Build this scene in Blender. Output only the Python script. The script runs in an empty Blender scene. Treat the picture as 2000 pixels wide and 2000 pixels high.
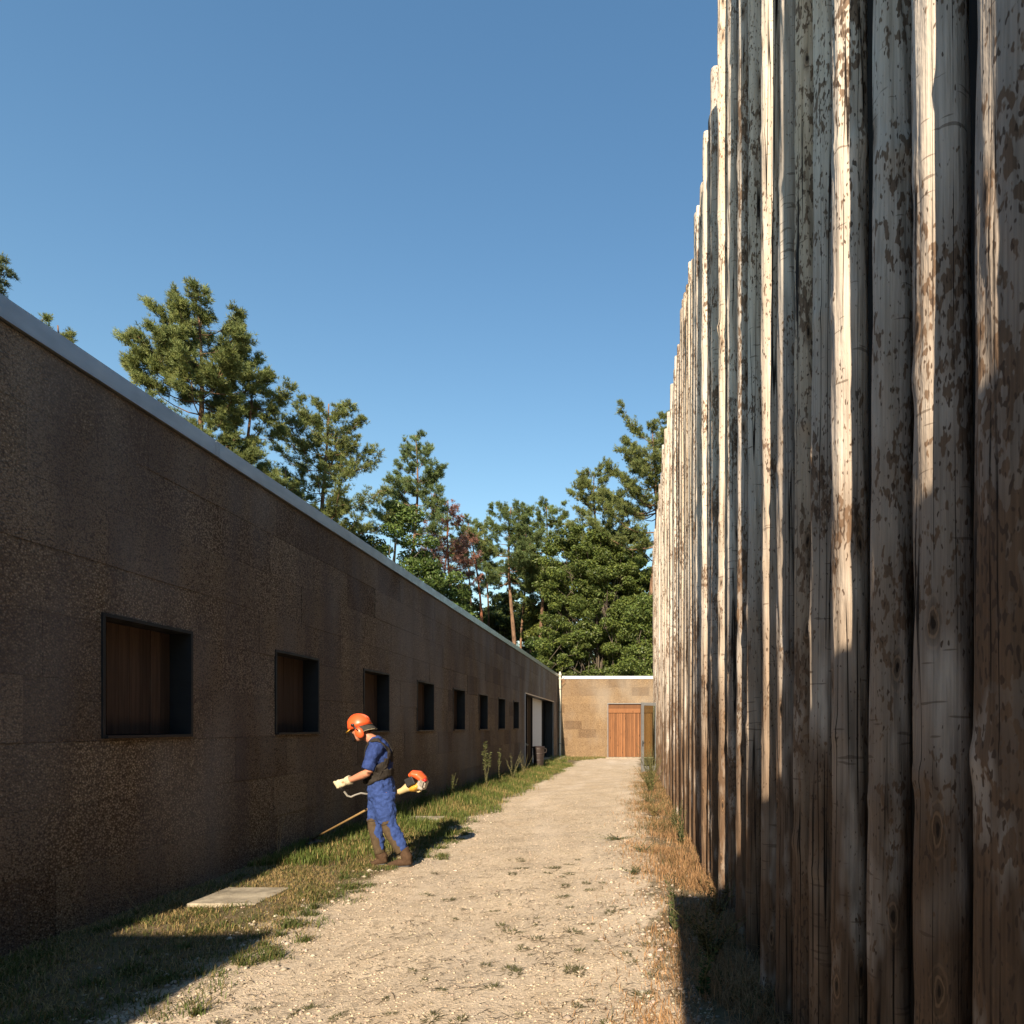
import bpy, bmesh, math, random
import numpy as np
from mathutils import Vector, Matrix

# ------------------------------------------------------------------ camera, sky, sun, exposure
S = bpy.context.scene
COL = S.collection
R = math.radians
SUN_EL, SUN_AZ = R(28.2), R(2.6)          # light travels towards +Y, a little towards +X

cam_d = bpy.data.cameras.new("camera")
cam_d.sensor_fit = 'HORIZONTAL'; cam_d.sensor_width = 36.0; cam_d.lens = 21.6
cam_d.shift_x = -0.1205; cam_d.shift_y = 0.2095
cam_d.clip_start = 0.05; cam_d.clip_end = 3000
cam = bpy.data.objects.new("camera", cam_d); COL.objects.link(cam)
cam.location = (0, 0, 1.6); cam.rotation_euler = (R(90), 0, 0)
S.camera = cam

W = bpy.data.worlds.new("World"); S.world = W; W.use_nodes = True
wn, wl = W.node_tree.nodes, W.node_tree.links
wn.clear()
sky = wn.new("ShaderNodeTexSky"); sky.sky_type = 'NISHITA'; sky.sun_disc = False
sky.sun_elevation = SUN_EL; sky.sun_rotation = math.pi + SUN_AZ
sky.altitude = 100; sky.air_density = 1.6; sky.dust_density = 0.0; sky.ozone_density = 2.0
bg = wn.new("ShaderNodeBackground"); bg.inputs[1].default_value = 0.080
wo = wn.new("ShaderNodeOutputWorld")
hs = wn.new('ShaderNodeHueSaturation'); hs.inputs['Saturation'].default_value = 1.22
wl.new(sky.outputs[0], hs.inputs['Color']); wl.new(hs.outputs[0], bg.inputs[0]); wl.new(bg.outputs[0], wo.inputs[0])

sun_d = bpy.data.lights.new("sun", 'SUN'); sun_d.energy = 5.0; sun_d.angle = R(0.5)
sun_d.color = (1.0, 0.82, 0.61)
sun = bpy.data.objects.new("sun", sun_d); COL.objects.link(sun)
ldir = Vector((math.sin(SUN_AZ)*math.cos(SUN_EL), math.cos(SUN_AZ)*math.cos(SUN_EL), -math.sin(SUN_EL)))
sun.rotation_euler = ldir.to_track_quat('-Z', 'Y').to_euler()
sun.location = (-3, -40, 30)

S.render.engine = 'CYCLES'
S.cycles.max_bounces = 5; S.cycles.diffuse_bounces = 3; S.cycles.glossy_bounces = 2; S.cycles.transmission_bounces = 2; S.cycles.transparent_max_bounces = 6
S.view_settings.view_transform = 'Standard'; S.view_settings.look = 'None'
S.view_settings.exposure = 1.1; S.view_settings.gamma = 1.0
S.view_settings.use_curve_mapping = False

rng = np.random.default_rng(7)
rnd = random.Random(11)

# ------------------------------------------------------------------ object helpers
def tag(o, label=None, cat=None, group=None, kind=None):
    if label: o["label"] = label
    if cat: o["category"] = cat
    if group: o["group"] = group
    if kind: o["kind"] = kind
    return o

def empty(name, loc=(0, 0, 0), label=None, cat=None, group=None):
    o = bpy.data.objects.new(name, None); COL.objects.link(o); o.location = loc
    o.empty_display_size = 0.2
    return tag(o, label, cat, group)

def link(name, me, parent=None, smooth=False):
    o = bpy.data.objects.new(name, me); COL.objects.link(o)
    if parent is not None:
        o.parent = parent
        base = Vector(parent.location)
        if parent.parent: base = base + Vector(parent.parent.location)
        o.location = -base            # meshes are given in world space
    return o

def mesh_np(name, V, F, mat, parent=None, smooth=False, tint=None, uv=None):
    """V (n,3), F (m,k) of equal-size faces"""
    V = np.asarray(V, dtype=np.float32); F = np.asarray(F, dtype=np.int32)
    me = bpy.data.meshes.new(name); k = F.shape[1]
    me.vertices.add(len(V)); me.vertices.foreach_set('co', V.ravel())
    me.loops.add(F.size); me.loops.foreach_set('vertex_index', F.ravel())
    me.polygons.add(len(F)); me.polygons.foreach_set('loop_start', np.arange(0, F.size, k, dtype=np.int32))
    me.update(calc_edges=True)
    if smooth: me.polygons.foreach_set('use_smooth', np.ones(len(F), dtype=bool))
    if tint is not None:
        a = me.color_attributes.new('tint', 'FLOAT_COLOR', 'POINT')
        t = np.ones((len(V), 4), dtype=np.float32); t[:, :tint.shape[1]] = tint
        a.data.foreach_set('color', t.ravel())
    if uv is not None:
        u = me.uv_layers.new(name='UVMap')
        u.data.foreach_set('uv', np.asarray(uv, dtype=np.float32)[F.ravel()].ravel())
    me.materials.append(mat)
    return link(name, me, parent)

class MB:
    """collects boxes, tubes and lofts in world space; build() links ONE mesh"""
    def __init__(s): s.v = []; s.f = []
    def add(s, v, f):
        b = len(s.v); s.v += [tuple(p) for p in v]; s.f += [tuple(i+b for i in q) for q in f]; return s
    def box(s, x0, x1, y0, y1, z0, z1):
        v = [(x0,y0,z0),(x1,y0,z0),(x1,y1,z0),(x0,y1,z0),(x0,y0,z1),(x1,y0,z1),(x1,y1,z1),(x0,y1,z1)]
        return s.add(v, [(0,3,2,1),(4,5,6,7),(0,1,5,4),(1,2,6,5),(2,3,7,6),(3,0,4,7)])
    def obox(s, c, ax, ay, az):
        """oriented box: centre and three half-axis vectors"""
        c, ax, ay, az = map(Vector, (c, ax, ay, az))
        v = [c+ax*i+ay*j+az*k for k in (-1,1) for (i,j) in ((-1,-1),(1,-1),(1,1),(-1,1))]
        return s.add(v, [(0,3,2,1),(4,5,6,7),(0,1,5,4),(1,2,6,5),(2,3,7,6),(3,0,4,7)])
    def loft(s, pts, rad, seg=16, side=(0,1,0), cap=True):
        """pts: list of points; rad: list of r or (r_side, r_normal)"""
        pts = [Vector(p) for p in pts]; n = len(pts); V = []; F = []
        side = Vector(side)
        for i, p in enumerate(pts):
            t = (pts[min(i+1, n-1)] - pts[max(i-1, 0)]).normalized()
            a = (side - t*side.dot(t))
            if a.length < 1e-4: a = Vector((1,0,0)) - t*t.x
            a.normalize(); b = t.cross(a)
            r = rad[i] if isinstance(rad, (list, tuple)) else rad
            ra, rb = r if isinstance(r, (list, tuple)) else (r, r)
            for k in range(seg):
                q = 2*math.pi*k/seg
                V.append(p + a*ra*math.cos(q) + b*rb*math.sin(q))
        for i in range(n-1):
            for k in range(seg):
                k2 = (k+1) % seg
                F.append((i*seg+k, i*seg+k2, (i+1)*seg+k2, (i+1)*seg+k))
        if cap:
            F.append(tuple(reversed(range(seg)))); F.append(tuple((n-1)*seg+k for k in range(seg)))
        return s.add(V, F)
    def ball(s, c, r, seg=16, rings=10, M=None):
        c = Vector(c); r = (r,)*3 if not isinstance(r, (tuple, list)) else r
        V = []; F = []
        for i in range(1, rings):
            th = math.pi*i/rings
            for k in range(seg):
                q = 2*math.pi*k/seg
                p = Vector((r[0]*math.sin(th)*math.cos(q), r[1]*math.sin(th)*math.sin(q), r[2]*math.cos(th)))
                V.append(c + (M @ p if M else p))
        top = len(V); d = Vector((0,0,r[2])); d = M @ d if M else d
        V += [c+d, c-d]
        for i in range(rings-2):
            for k in range(seg):
                k2 = (k+1) % seg
                F.append((i*seg+k, (i+1)*seg+k, (i+1)*seg+k2, i*seg+k2))
        for k in range(seg):
            F.append((top, k, (k+1) % seg)); b = (rings-2)*seg
            F.append((top+1, b+(k+1) % seg, b+k))
        return s.add(V, F)
    def build(s, name, mat, parent=None, smooth=False, bevel=0.0, remesh=0.0, sm=4):
        me = bpy.data.meshes.new(name)
        me.from_pydata([tuple(p) for p in s.v], [], s.f); me.update()
        if smooth: me.polygons.foreach_set('use_smooth', [True]*len(me.polygons))
        me.materials.append(mat)
        o = link(name, me, parent)
        if remesh:
            m = o.modifiers.new('remesh', 'REMESH'); m.mode = 'VOXEL'; m.voxel_size = remesh; m.use_smooth_shade = True
            m = o.modifiers.new('smooth', 'SMOOTH'); m.factor = 0.5; m.iterations = sm
        if bevel:
            m = o.modifiers.new('bevel', 'BEVEL'); m.width = bevel; m.segments = 2; m.limit_method = 'ANGLE'
        return o

# ------------------------------------------------------------------ material helpers
def newmat(name, rough=0.8, spec=0.3):
    m = bpy.data.materials.new(name); m.use_nodes = True
    nt = m.node_tree; b = nt.nodes['Principled BSDF']
    b.inputs['Roughness'].default_value = rough
    b.inputs['Specular IOR Level'].default_value = spec
    return m, nt, b

def N(nt, t, **kw):
    n = nt.nodes.new(t)
    for k, v in kw.items():
        if k.startswith('i_'):
            key = k[2:]; key = int(key) if key.isdigit() else key
            sock = n.inputs[key]
            if hasattr(v, 'is_output') or isinstance(v, bpy.types.NodeSocket): nt.links.new(v, sock)
            else: sock.default_value = v
        else: setattr(n, k, v)
    return n

def noise(nt, vec, scale, detail=3.0, rough=0.5, dist=0.0):
    n = N(nt, 'ShaderNodeTexNoise'); n.inputs['Scale'].default_value = scale
    n.inputs['Detail'].default_value = detail; n.inputs['Roughness'].default_value = rough
    n.inputs['Distortion'].default_value = dist
    if vec is not None: nt.links.new(vec, n.inputs['Vector'])
    return n.outputs['Fac']

def voro(nt, vec, scale, feature='F1', out='Distance', rand=1.0):
    n = N(nt, 'ShaderNodeTexVoronoi'); n.feature = feature
    n.inputs['Scale'].default_value = scale; n.inputs['Randomness'].default_value = rand
    if vec is not None: nt.links.new(vec, n.inputs['Vector'])
    return n.outputs[out]

def ramp(nt, fac, stops, interp='LINEAR'):
    n = N(nt, 'ShaderNodeValToRGB'); cr = n.color_ramp; cr.interpolation = interp
    while len(cr.elements) < len(stops): cr.elements.new(0.5)
    for e, (p, c) in zip(cr.elements, stops):
        e.position = p; e.color = (c, c, c, 1) if isinstance(c, (int, float)) else (*c, 1)
    nt.links.new(fac, n.inputs[0]); return n.outputs[0]

def mix(nt, fac, a, b, mode='MIX'):
    n = N(nt, 'ShaderNodeMix'); n.data_type = 'RGBA'; n.blend_type = mode
    for idx, v in ((0, fac), (6, a), (7, b)):
        s = n.inputs[idx]
        if isinstance(v, bpy.types.NodeSocket): nt.links.new(v, s)
        elif isinstance(v, (int, float)): s.default_value = v if idx == 0 else (v, v, v, 1)
        else: s.default_value = (*v, 1)
    return n.outputs[2]

def mth(nt, op, a, b=0.0, c=None, clamp=False):
    n = N(nt, 'ShaderNodeMath'); n.operation = op; n.use_clamp = clamp
    for s, v in zip(n.inputs, (a, b, c)):
        if v is None: continue
        if isinstance(v, bpy.types.NodeSocket): nt.links.new(v, s)
        else: s.default_value = v
    return n.outputs[0]

def mapping(nt, vec, scale=(1,1,1), loc=(0,0,0)):
    n = N(nt, 'ShaderNodeMapping'); n.inputs['Scale'].default_value = scale; n.inputs['Location'].default_value = loc
    nt.links.new(vec, n.inputs['Vector']); return n.outputs[0]

def bump(nt, b, h, strength=0.5, dist=0.01):
    n = N(nt, 'ShaderNodeBump'); n.inputs['Strength'].default_value = strength; n.inputs['Distance'].default_value = dist
    nt.links.new(h, n.inputs['Height']); nt.links.new(n.outputs[0], b.inputs['Normal'])

def setc(nt, b, c):
    if isinstance(c, bpy.types.NodeSocket): nt.links.new(c, b.inputs['Base Color'])
    else: b.inputs['Base Color'].default_value = (*c, 1)

def pos(nt): return N(nt, 'ShaderNodeNewGeometry').outputs['Position']
def orand(nt): return N(nt, 'ShaderNodeObjectInfo').outputs['Random']

def simple(name, col, rough=0.7, spec=0.3, metal=0.0, var=0.25, scale=12.0, bstr=0.0, bscale=80.0):
    m, nt, b = newmat(name, rough, spec); b.inputs['Metallic'].default_value = metal
    p = pos(nt); n = noise(nt, p, scale, 4.0, 0.6)
    lo = tuple(c*(1-var) for c in col); hi = tuple(min(1, c*(1+var)) for c in col)
    setc(nt, b, ramp(nt, n, [(0.3, lo), (0.7, hi)]))
    if bstr: bump(nt, b, noise(nt, p, bscale, 3.0, 0.6), bstr, 0.01)
    return m

# cork cladding -----------------------------------------------------------------
def mat_cork(name='cork', gain=(1, 1, 1), streak=1.0, boards=1.0):
    m, nt, b = newmat(name, 0.95, 0.15)
    p = pos(nt); r = orand(nt)
    vn = N(nt, 'ShaderNodeTexVoronoi'); vn.inputs['Scale'].default_value = 72; nt.links.new(p, vn.inputs['Vector'])
    sep = N(nt, 'ShaderNodeSeparateColor'); nt.links.new(vn.outputs['Color'], sep.inputs[0])
    grain = ramp(nt, sep.outputs[0], [(0.0, (0.085, 0.056, 0.034)), (0.2, (0.175, 0.120, 0.070)), (0.6, (0.255, 0.180, 0.108)), (1.0, (0.37, 0.275, 0.175))])
    gap = ramp(nt, vn.outputs['Distance'], [(0.30, 1.0), (0.75, 0.25)])
    c = mix(nt, 0.8, grain, gap, 'MULTIPLY')
    # each board its own tone
    tone = ramp(nt, r, [(0.0, (0.48, 0.42, 0.40)), (0.12, (0.60, 0.55, 0.53)), (0.18, (0.88, 0.85, 0.82)), (0.7, (1.0, 0.98, 0.95)), (1.0, (1.16, 1.14, 1.08))])
    c = mix(nt, boards, c, tone, 'MULTIPLY')
    # rain streaks, weaker on the sunlit copy to paint it lighter
    st = noise(nt, mapping(nt, p, (1.3, 1.3, 0.22)), 1.6, 4.0, 0.62)
    c = mix(nt, ramp(nt, st, [(0.40, 0.0), (0.66, 0.60*streak)]), c, (0.085, 0.066, 0.056))
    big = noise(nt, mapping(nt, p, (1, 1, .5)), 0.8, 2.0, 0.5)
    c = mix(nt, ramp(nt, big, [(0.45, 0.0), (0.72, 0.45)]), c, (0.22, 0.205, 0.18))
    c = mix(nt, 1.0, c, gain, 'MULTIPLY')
    setc(nt, b, c)
    bump(nt, b, vn.outputs['Distance'], 0.9, 0.012)
    return m

def mat_log():
    m, nt, b = newmat('log_wood', 0.85, 0.2)
    uvn = N(nt, 'ShaderNodeUVMap').outputs[0]; r = orand(nt)
    comb = N(nt, 'ShaderNodeCombineXYZ')
    nt.links.new(mth(nt, 'MULTIPLY', r, 37.0), comb.inputs[0]); nt.links.new(mth(nt, 'MULTIPLY', r, 91.0), comb.inputs[1])
    nt.links.new(mth(nt, 'MULTIPLY', r, 53.0), comb.inputs[2])
    ad = N(nt, 'ShaderNodeVectorMath', operation='ADD'); nt.links.new(uvn, ad.inputs[0]); nt.links.new(comb.outputs[0], ad.inputs[1])
    uv = ad.outputs[0]
    sx = N(nt, 'ShaderNodeSeparateXYZ'); nt.links.new(uvn, sx.inputs[0]); height = sx.outputs[1]
    r2 = mth(nt, 'FRACT', mth(nt, 'MULTIPLY', r, 7.31))
    # base tone of each log: cream, honey, silver, grey
    base = ramp(nt, r2, [(0.0, (0.52, 0.445, 0.36)), (0.2, (0.62, 0.55, 0.465)), (0.4, (0.38, 0.35, 0.315)), (0.6, (0.58, 0.515, 0.44)), (0.78, (0.58, 0.46, 0.33)), (1.0, (0.46, 0.42, 0.375))])
    blot = noise(nt, mapping(nt, uv, (6, 1.4, 1)), 1.0, 3.0, 0.6)
    zone = noise(nt, mapping(nt, uv, (2.2, 1.7, 1), (8, 2, 0)), 1.0, 2.0, 0.55)
    fib = noise(nt, mapping(nt, uv, (120, 3.0, 1)), 1.0, 2.0, 0.65)
    # browner towards the foot (splash and stain, plus shade painted into the wood)
    low = mth(nt, 'ADD', mth(nt, 'MULTIPLY', height, -0.36), mth(nt, 'MULTIPLY_ADD', zone, 1.2, 0.85), clamp=True)
    c = mix(nt, low, base, (0.125, 0.080, 0.050))
    c = mix(nt, 0.6, c, ramp(nt, fib, [(0.25, 0.48), (0.6, 1.05)]), 'MULTIPLY')
    c = mix(nt, ramp(nt, blot, [(0.52, 0.0), (0.74, 0.5)]), c, (0.33, 0.245, 0.17))
    c = mix(nt, ramp(nt, blot, [(0.28, 0.55), (0.46, 0.0)]), c, (0.67, 0.62, 0.55))
    # scraps of inner bark left by the peeler: short ragged patches
    pk = noise(nt, mapping(nt, uv, (46, 17.0, 1), (3, 1, 0)), 1.0, 2.5, 0.55)
    zz = mth(nt, 'SUBTRACT', zone, 0.5)
    bark = ramp(nt, mth(nt, 'ADD', mth(nt, 'MULTIPLY_ADD', zz, 0.95, pk), mth(nt, 'MULTIPLY_ADD', r, 0.15, -0.07)), [(0.600, 0.0), (0.640, 0.88)])
    c = mix(nt, bark, c, mix(nt, fib, (0.055, 0.037, 0.026), (0.22, 0.135, 0.078)))
    fl = noise(nt, mapping(nt, uv, (95, 32.0, 1), (5, 9, 0)), 1.0, 1.0, 0.5)
    flk = ramp(nt, mth(nt, 'MULTIPLY_ADD', zz, 0.45, fl), [(0.655, 0.0), (0.70, 0.9)])
    c = mix(nt, flk, c, (0.070, 0.046, 0.032))
    # transverse peeler marks
    pm = noise(nt, mapping(nt, uv, (8, 52, 1), (1, 7, 0)), 1.0, 1.0, 0.5)
    pmk = ramp(nt, mth(nt, 'MULTIPLY_ADD', zz, -0.55, pm), [(0.735, 0.0), (0.765, 0.6)])
    c = mix(nt, pmk, c, (0.085, 0.058, 0.040))
    # knots
    kv = N(nt, 'ShaderNodeVectorMath', operation='ADD')
    kc = N(nt, 'ShaderNodeCombineXYZ'); nt.links.new(mth(nt, 'MULTIPLY', pk, 0.10), kc.inputs[0]); nt.links.new(mth(nt, 'MULTIPLY', blot, 0.22), kc.inputs[1])
    nt.links.new(mapping(nt, uv, (5.0, 1.6, 1)), kv.inputs[0]); nt.links.new(kc.outputs[0], kv.inputs[1])
    kn = N(nt, 'ShaderNodeTexVoronoi'); kn.voronoi_dimensions = '2D'; kn.inputs['Scale'].default_value = 1.0
    nt.links.new(kv.outputs[0], kn.inputs['Vector'])
    kd = kn.outputs['Distance']
    ks = N(nt, 'ShaderNodeSeparateColor'); nt.links.new(kn.outputs['Color'], ks.inputs[0])
    on = ramp(nt, ks.outputs[0], [(0.28, 0.0), (0.30, 1.0)])
    ring = ramp(nt, mth(nt, 'SINE', mth(nt, 'MULTIPLY', kd, 120.0)), [(0.2, 0.35), (0.9, 1.0)])
    halo = mth(nt, 'MULTIPLY', ramp(nt, kd, [(0.045, 0.8), (0.15, 0.0)]), on)
    c = mix(nt, halo, c, mix(nt, 1.0, (0.25, 0.155, 0.088), ring, 'MULTIPLY'))
    core = mth(nt, 'MULTIPLY', ramp(nt, kd, [(0.024, 1.0), (0.036, 0.0)]), on)
    c = mix(nt, core, c, (0.030, 0.021, 0.015))
    # drying checks
    ck = N(nt, 'ShaderNodeTexNoise'); ck.inputs['Scale'].default_value = 1.0; ck.inputs['Detail'].default_value = 1.5
    nt.links.new(mapping(nt, uv, (17, 0.17, 1), (6, 3, 0)), ck.inputs['Vector'])
    ckd = mth(nt, 'ABSOLUTE', mth(nt, 'SUBTRACT', ck.outputs['Fac'], 0.5))
    crack = mth(nt, 'MULTIPLY', ramp(nt, ckd, [(0.006, 1.0), (0.014, 0.0)]), ramp(nt, blot, [(0.44, 0.2), (0.52, 1.0)]))
    c = mix(nt, crack, c, (0.016, 0.012, 0.010))
    setc(nt, b, c)
    bump(nt, b, mth(nt, 'ADD', mth(nt, 'MULTIPLY', fib, 0.6), mth(nt, 'MULTIPLY', pk, 0.8)), 0.9, 0.006)
    return m

def mat_plank(name, a, bcol, rough=0.75):
    m, nt, b = newmat(name, rough, 0.25)
    p = pos(nt); r = orand(nt)
    g = noise(nt, mapping(nt, p, (45, 45, 1.6)), 1.0, 4.0, 0.6, 0.3)
    c = ramp(nt, g, [(0.25, a), (0.75, bcol)])
    c = mix(nt, 1.0, c, ramp(nt, r, [(0.0, 0.68), (0.5, 1.0), (1.0, 1.25)]), 'MULTIPLY')
    k = N(nt, 'ShaderNodeTexVoronoi'); k.inputs['Scale'].default_value = 1.0
    nt.links.new(mapping(nt, p, (5, 5, 1.6)), k.inputs['Vector'])
    c = mix(nt, ramp(nt, k.outputs['Distance'], [(0.05, 0.8), (0.14, 0.0)]), c, tuple(x*0.25 for x in a))
    setc(nt, b, c); bump(nt, b, g, 0.3, 0.004)
    return m

def mat_ground():
    """gravel in the middle, trodden soil with dead grass towards both sides"""
    m, nt, b = newmat('gravel_and_soil', 0.95, 0.12)
    p = pos(nt)
    fine = noise(nt, p, 120, 3.0, 0.7); mid = noise(nt, p, 9, 5.0, 0.65); big = noise(nt, p, 1.1, 4.0, 0.6)
    c = ramp(nt, mid, [(0.25, (0.42, 0.34, 0.245)), (0.55, (0.545, 0.455, 0.34)), (0.8, (0.60, 0.51, 0.39))])
    st = N(nt, 'ShaderNodeTexVoronoi'); st.inputs['Scale'].default_value = 55; nt.links.new(p, st.inputs['Vector'])
    ss = N(nt, 'ShaderNodeSeparateColor'); nt.links.new(st.outputs['Color'], ss.inputs[0])
    c = mix(nt, 0.7, c, ramp(nt, ss.outputs[0], [(0.0, 0.62), (0.4, 0.95), (1.0, 1.22)]), 'MULTIPLY')
    c = mix(nt, 0.5, c, ramp(nt, fine, [(0.3, 0.62), (0.65, 1.1)]), 'MULTIPLY')
    c = mix(nt, ramp(nt, big, [(0.45, 0.0), (0.72, 0.42)]), c, (0.36, 0.28, 0.19))
    c = mix(nt, ramp(nt, noise(nt, mapping(nt, p, (1.6, .28, 1), (3, 3, 0)), 1.0, 3.0), [(0.5, 0.0), (0.68, 0.45)]), c, (0.60, 0.52, 0.42))
    # verge soil either side of the gravel
    sx = N(nt, 'ShaderNodeSeparateXYZ'); nt.links.new(p, sx.inputs[0])
    wob = mth(nt, 'MULTIPLY', mth(nt, 'SUBTRACT', noise(nt, p, 1.6, 5.0, 0.65), 0.5), 1.5)
    left = mth(nt, 'SUBTRACT', -2.78, mth(nt, 'ADD', sx.outputs[0], wob))
    right = mth(nt, 'SUBTRACT', mth(nt, 'ADD', sx.outputs[0], wob), 0.12)
    edge = mth(nt, 'MAXIMUM', left, right)
    soil = ramp(nt, noise(nt, p, 22, 4.0, 0.7), [(0.3, (0.070, 0.052, 0.030)), (0.6, (0.155, 0.112, 0.062)), (0.8, (0.26, 0.20, 0.13))])
    soilL = mix(nt, ramp(nt, noise(nt, p, 5, 3.0), [(0.4, 0.0), (0.65, 0.8)]), soil, (0.085, 0.082, 0.033))
    c = mix(nt, ramp(nt, edge, [(0.0, 0.0), (0.22, 0.9)]), c, soilL)
    setc(nt, b, c)
    bump(nt, b, noise(nt, p, 60, 3.0, 0.75), 0.8, 0.015)
    return m

def mat_leaf(name, rough=0.6, trans=0.35, vary=True):
    m = bpy.data.materials.new(name); m.use_nodes = True; nt = m.node_tree
    b = nt.nodes['Principled BSDF']; b.inputs['Roughness'].default_value = rough; b.inputs['Specular IOR Level'].default_value = 0.25
    a = N(nt, 'ShaderNodeVertexColor'); a.layer_name = 'tint'
    c = a.outputs['Color']
    nt.links.new(c, b.inputs['Base Color'])
    t = N(nt, 'ShaderNodeBsdfTranslucent'); nt.links.new(c, t.inputs[0])
    mx = N(nt, 'ShaderNodeMixShader'); mx.inputs[0].default_value = trans
    nt.links.new(b.outputs[0], mx.inputs[1]); nt.links.new(t.outputs[0], mx.inputs[2])
    nt.links.new(mx.outputs[0], nt.nodes['Material Output'].inputs[0])
    return m

def mat_metal(name, col, rough=0.45, metal=0.7):
    m, nt, b = newmat(name, rough, 0.4); b.inputs['Metallic'].default_value = metal
    p = pos(nt); n = noise(nt, mapping(nt, p, (1.5, 1.5, 6)), 1.2, 4.0, 0.6)
    setc(nt, b, ramp(nt, n, [(0.3, tuple(c*0.82 for c in col)), (0.7, col)]))
    nt.links.new(ramp(nt, noise(nt, p, 8, 3.0), [(0.3, rough*0.8), (0.7, min(1, rough*1.3))]), b.inputs['Roughness'])
    return m

M = {}
M['cork'] = mat_cork('cork_shaded', (1.24, 1.31, 1.50), 1.0, .65); M['cork_lit'] = mat_cork('cork_sunlit', (1.30, 1.27, 1.22), .35, .7); M['log'] = mat_log(); M['ground'] = mat_ground()  # one cork twice: left wall's shade and far wall's sun painted in
M['shutter'] = mat_plank('shutter_wood', (0.040, 0.025, 0.018), (0.098, 0.062, 0.042))
M['door'] = mat_plank('door_wood', (0.115, 0.048, 0.019), (0.24, 0.108, 0.044))
M['darkwood'] = simple('dark_backing', (0.02, 0.017, 0.014), 0.9)
M['coping'] = mat_metal('zinc_coping', (0.43, 0.455, 0.48), 0.36, 0.85)
M['black_metal'] = mat_metal('black_metal', (0.028, 0.031, 0.035), 0.45, 0.3)
M['grey_metal'] = mat_metal('grey_painted_metal', (0.17, 0.175, 0.18), 0.5, 0.1)
M['cream_metal'] = simple('cream_pipe_paint', (0.52, 0.49, 0.40), 0.5, 0.4, var=0.12)
M['white'] = simple('white_paint', (0.55, 0.57, 0.59), 0.6, 0.3, var=0.06)
M['concrete'] = simple('concrete', (0.31, 0.275, 0.21), 0.95, 0.1, var=0.42, scale=5.5, bstr=0.6, bscale=70)
M['roof'] = simple('roof_felt', (0.10, 0.10, 0.10), 0.95)
M['bin'] = simple('brown_plastic', (0.030, 0.021, 0.019), 0.55, 0.4, var=0.3, scale=6)
M['board'] = mat_plank('red_board', (0.24, 0.085, 0.035), (0.36, 0.15, 0.06))
M['bark_pine'] = None
def mat_bark(name, a, bcol):
    m, nt, b = newmat(name, 0.95, 0.1); p = pos(nt)
    n = noise(nt, mapping(nt, p, (9, 9, 2.2)), 1.0, 4.0, 0.65)
    setc(nt, b, ramp(nt, n, [(0.35, a), (0.65, bcol)])); bump(nt, b, n, 0.8, 0.03); return m
M['bark_pine'] = mat_bark('pine_bark', (0.075, 0.048, 0.034), (0.25, 0.155, 0.100))
M['bark_red'] = mat_bark('red_pine_bark', (0.11, 0.045, 0.026), (0.30, 0.130, 0.075))
M['bark_oak'] = mat_bark('oak_bark', (0.06, 0.050, 0.040), (0.17, 0.145, 0.115))
M['needles'] = mat_leaf('pine_needles', 0.55, 0.22)
M['leaves'] = mat_leaf('broad_leaves', 0.45, 0.30)
M['grass'] = mat_leaf('grass_blades', 0.6, 0.35)
M['pebble'] = None
def mat_pebble():
    m, nt, b = newmat('pebble', 0.9, 0.15)
    a = N(nt, 'ShaderNodeVertexColor'); a.layer_name = 'tint'; nt.links.new(a.outputs[0], b.inputs['Base Color']); return m
M['pebble'] = mat_pebble()
def mat_glass():
    m = bpy.data.materials.new('pane_glass'); m.use_nodes = True; nt = m.node_tree
    nt.nodes.remove(nt.nodes['Principled BSDF'])
    g = N(nt, 'ShaderNodeBsdfGlossy'); g.inputs['Roughness'].default_value = 0.02; g.inputs['Color'].default_value = (0.9, 0.95, 0.95, 1)
    t = N(nt, 'ShaderNodeBsdfTransparent'); t.inputs[0].default_value = (0.74, 0.80, 0.70, 1)
    fr = N(nt, 'ShaderNodeFresnel'); fr.inputs[0].default_value = 1.5
    mx = N(nt, 'ShaderNodeMixShader'); nt.links.new(fr.outputs[0], mx.inputs[0])
    nt.links.new(t.outputs[0], mx.inputs[1]); nt.links.new(g.outputs[0], mx.inputs[2])
    nt.links.new(mx.outputs[0], nt.nodes['Material Output'].inputs[0]); return m
M['glass'] = mat_glass()
def mat_darkglass():
    m, nt, b = newmat('dark_glass', 0.5, 0.02); setc(nt, b, (0.008, 0.009, 0.010)); return m
M['darkglass'] = mat_darkglass()

# ------------------------------------------------------------------ the setting
def gz(y): return -0.19*min(1.0, max(0.0, (y-8.0)/27.0))
def gz_np(y): return -0.19*np.clip((y-8.0)/27.0, 0, 1)

def relief(x, y):
    """low relief of the walked ground, metres"""
    z = 0.012*np.sin(x*2.1+0.6)*np.sin(y*1.3+1.0) + 0.008*np.sin(x*5.3+y*2.2) + 0.006*np.sin(y*6.1-x*3.7)
    return z

def sheet(name, x0, x1, y0, y1, nx, ny, mat, dz=0.0, rel=True):
    xs = np.linspace(x0, x1, nx+1); ys = np.linspace(y0, y1, ny+1)
    X, Y = np.meshgrid(xs, ys); Z = gz_np(Y) + dz
    if rel: Z = Z + relief(X, Y)
    V = np.stack([X, Y, Z], -1).reshape(-1, 3)
    i = np.arange(ny)[:, None]*(nx+1) + np.arange(nx)[None, :]
    F = np.stack([i, i+1, i+nx+2, i+nx+1], -1).reshape(-1, 4)
    return mesh_np(name, V, F, mat, smooth=True)

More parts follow.
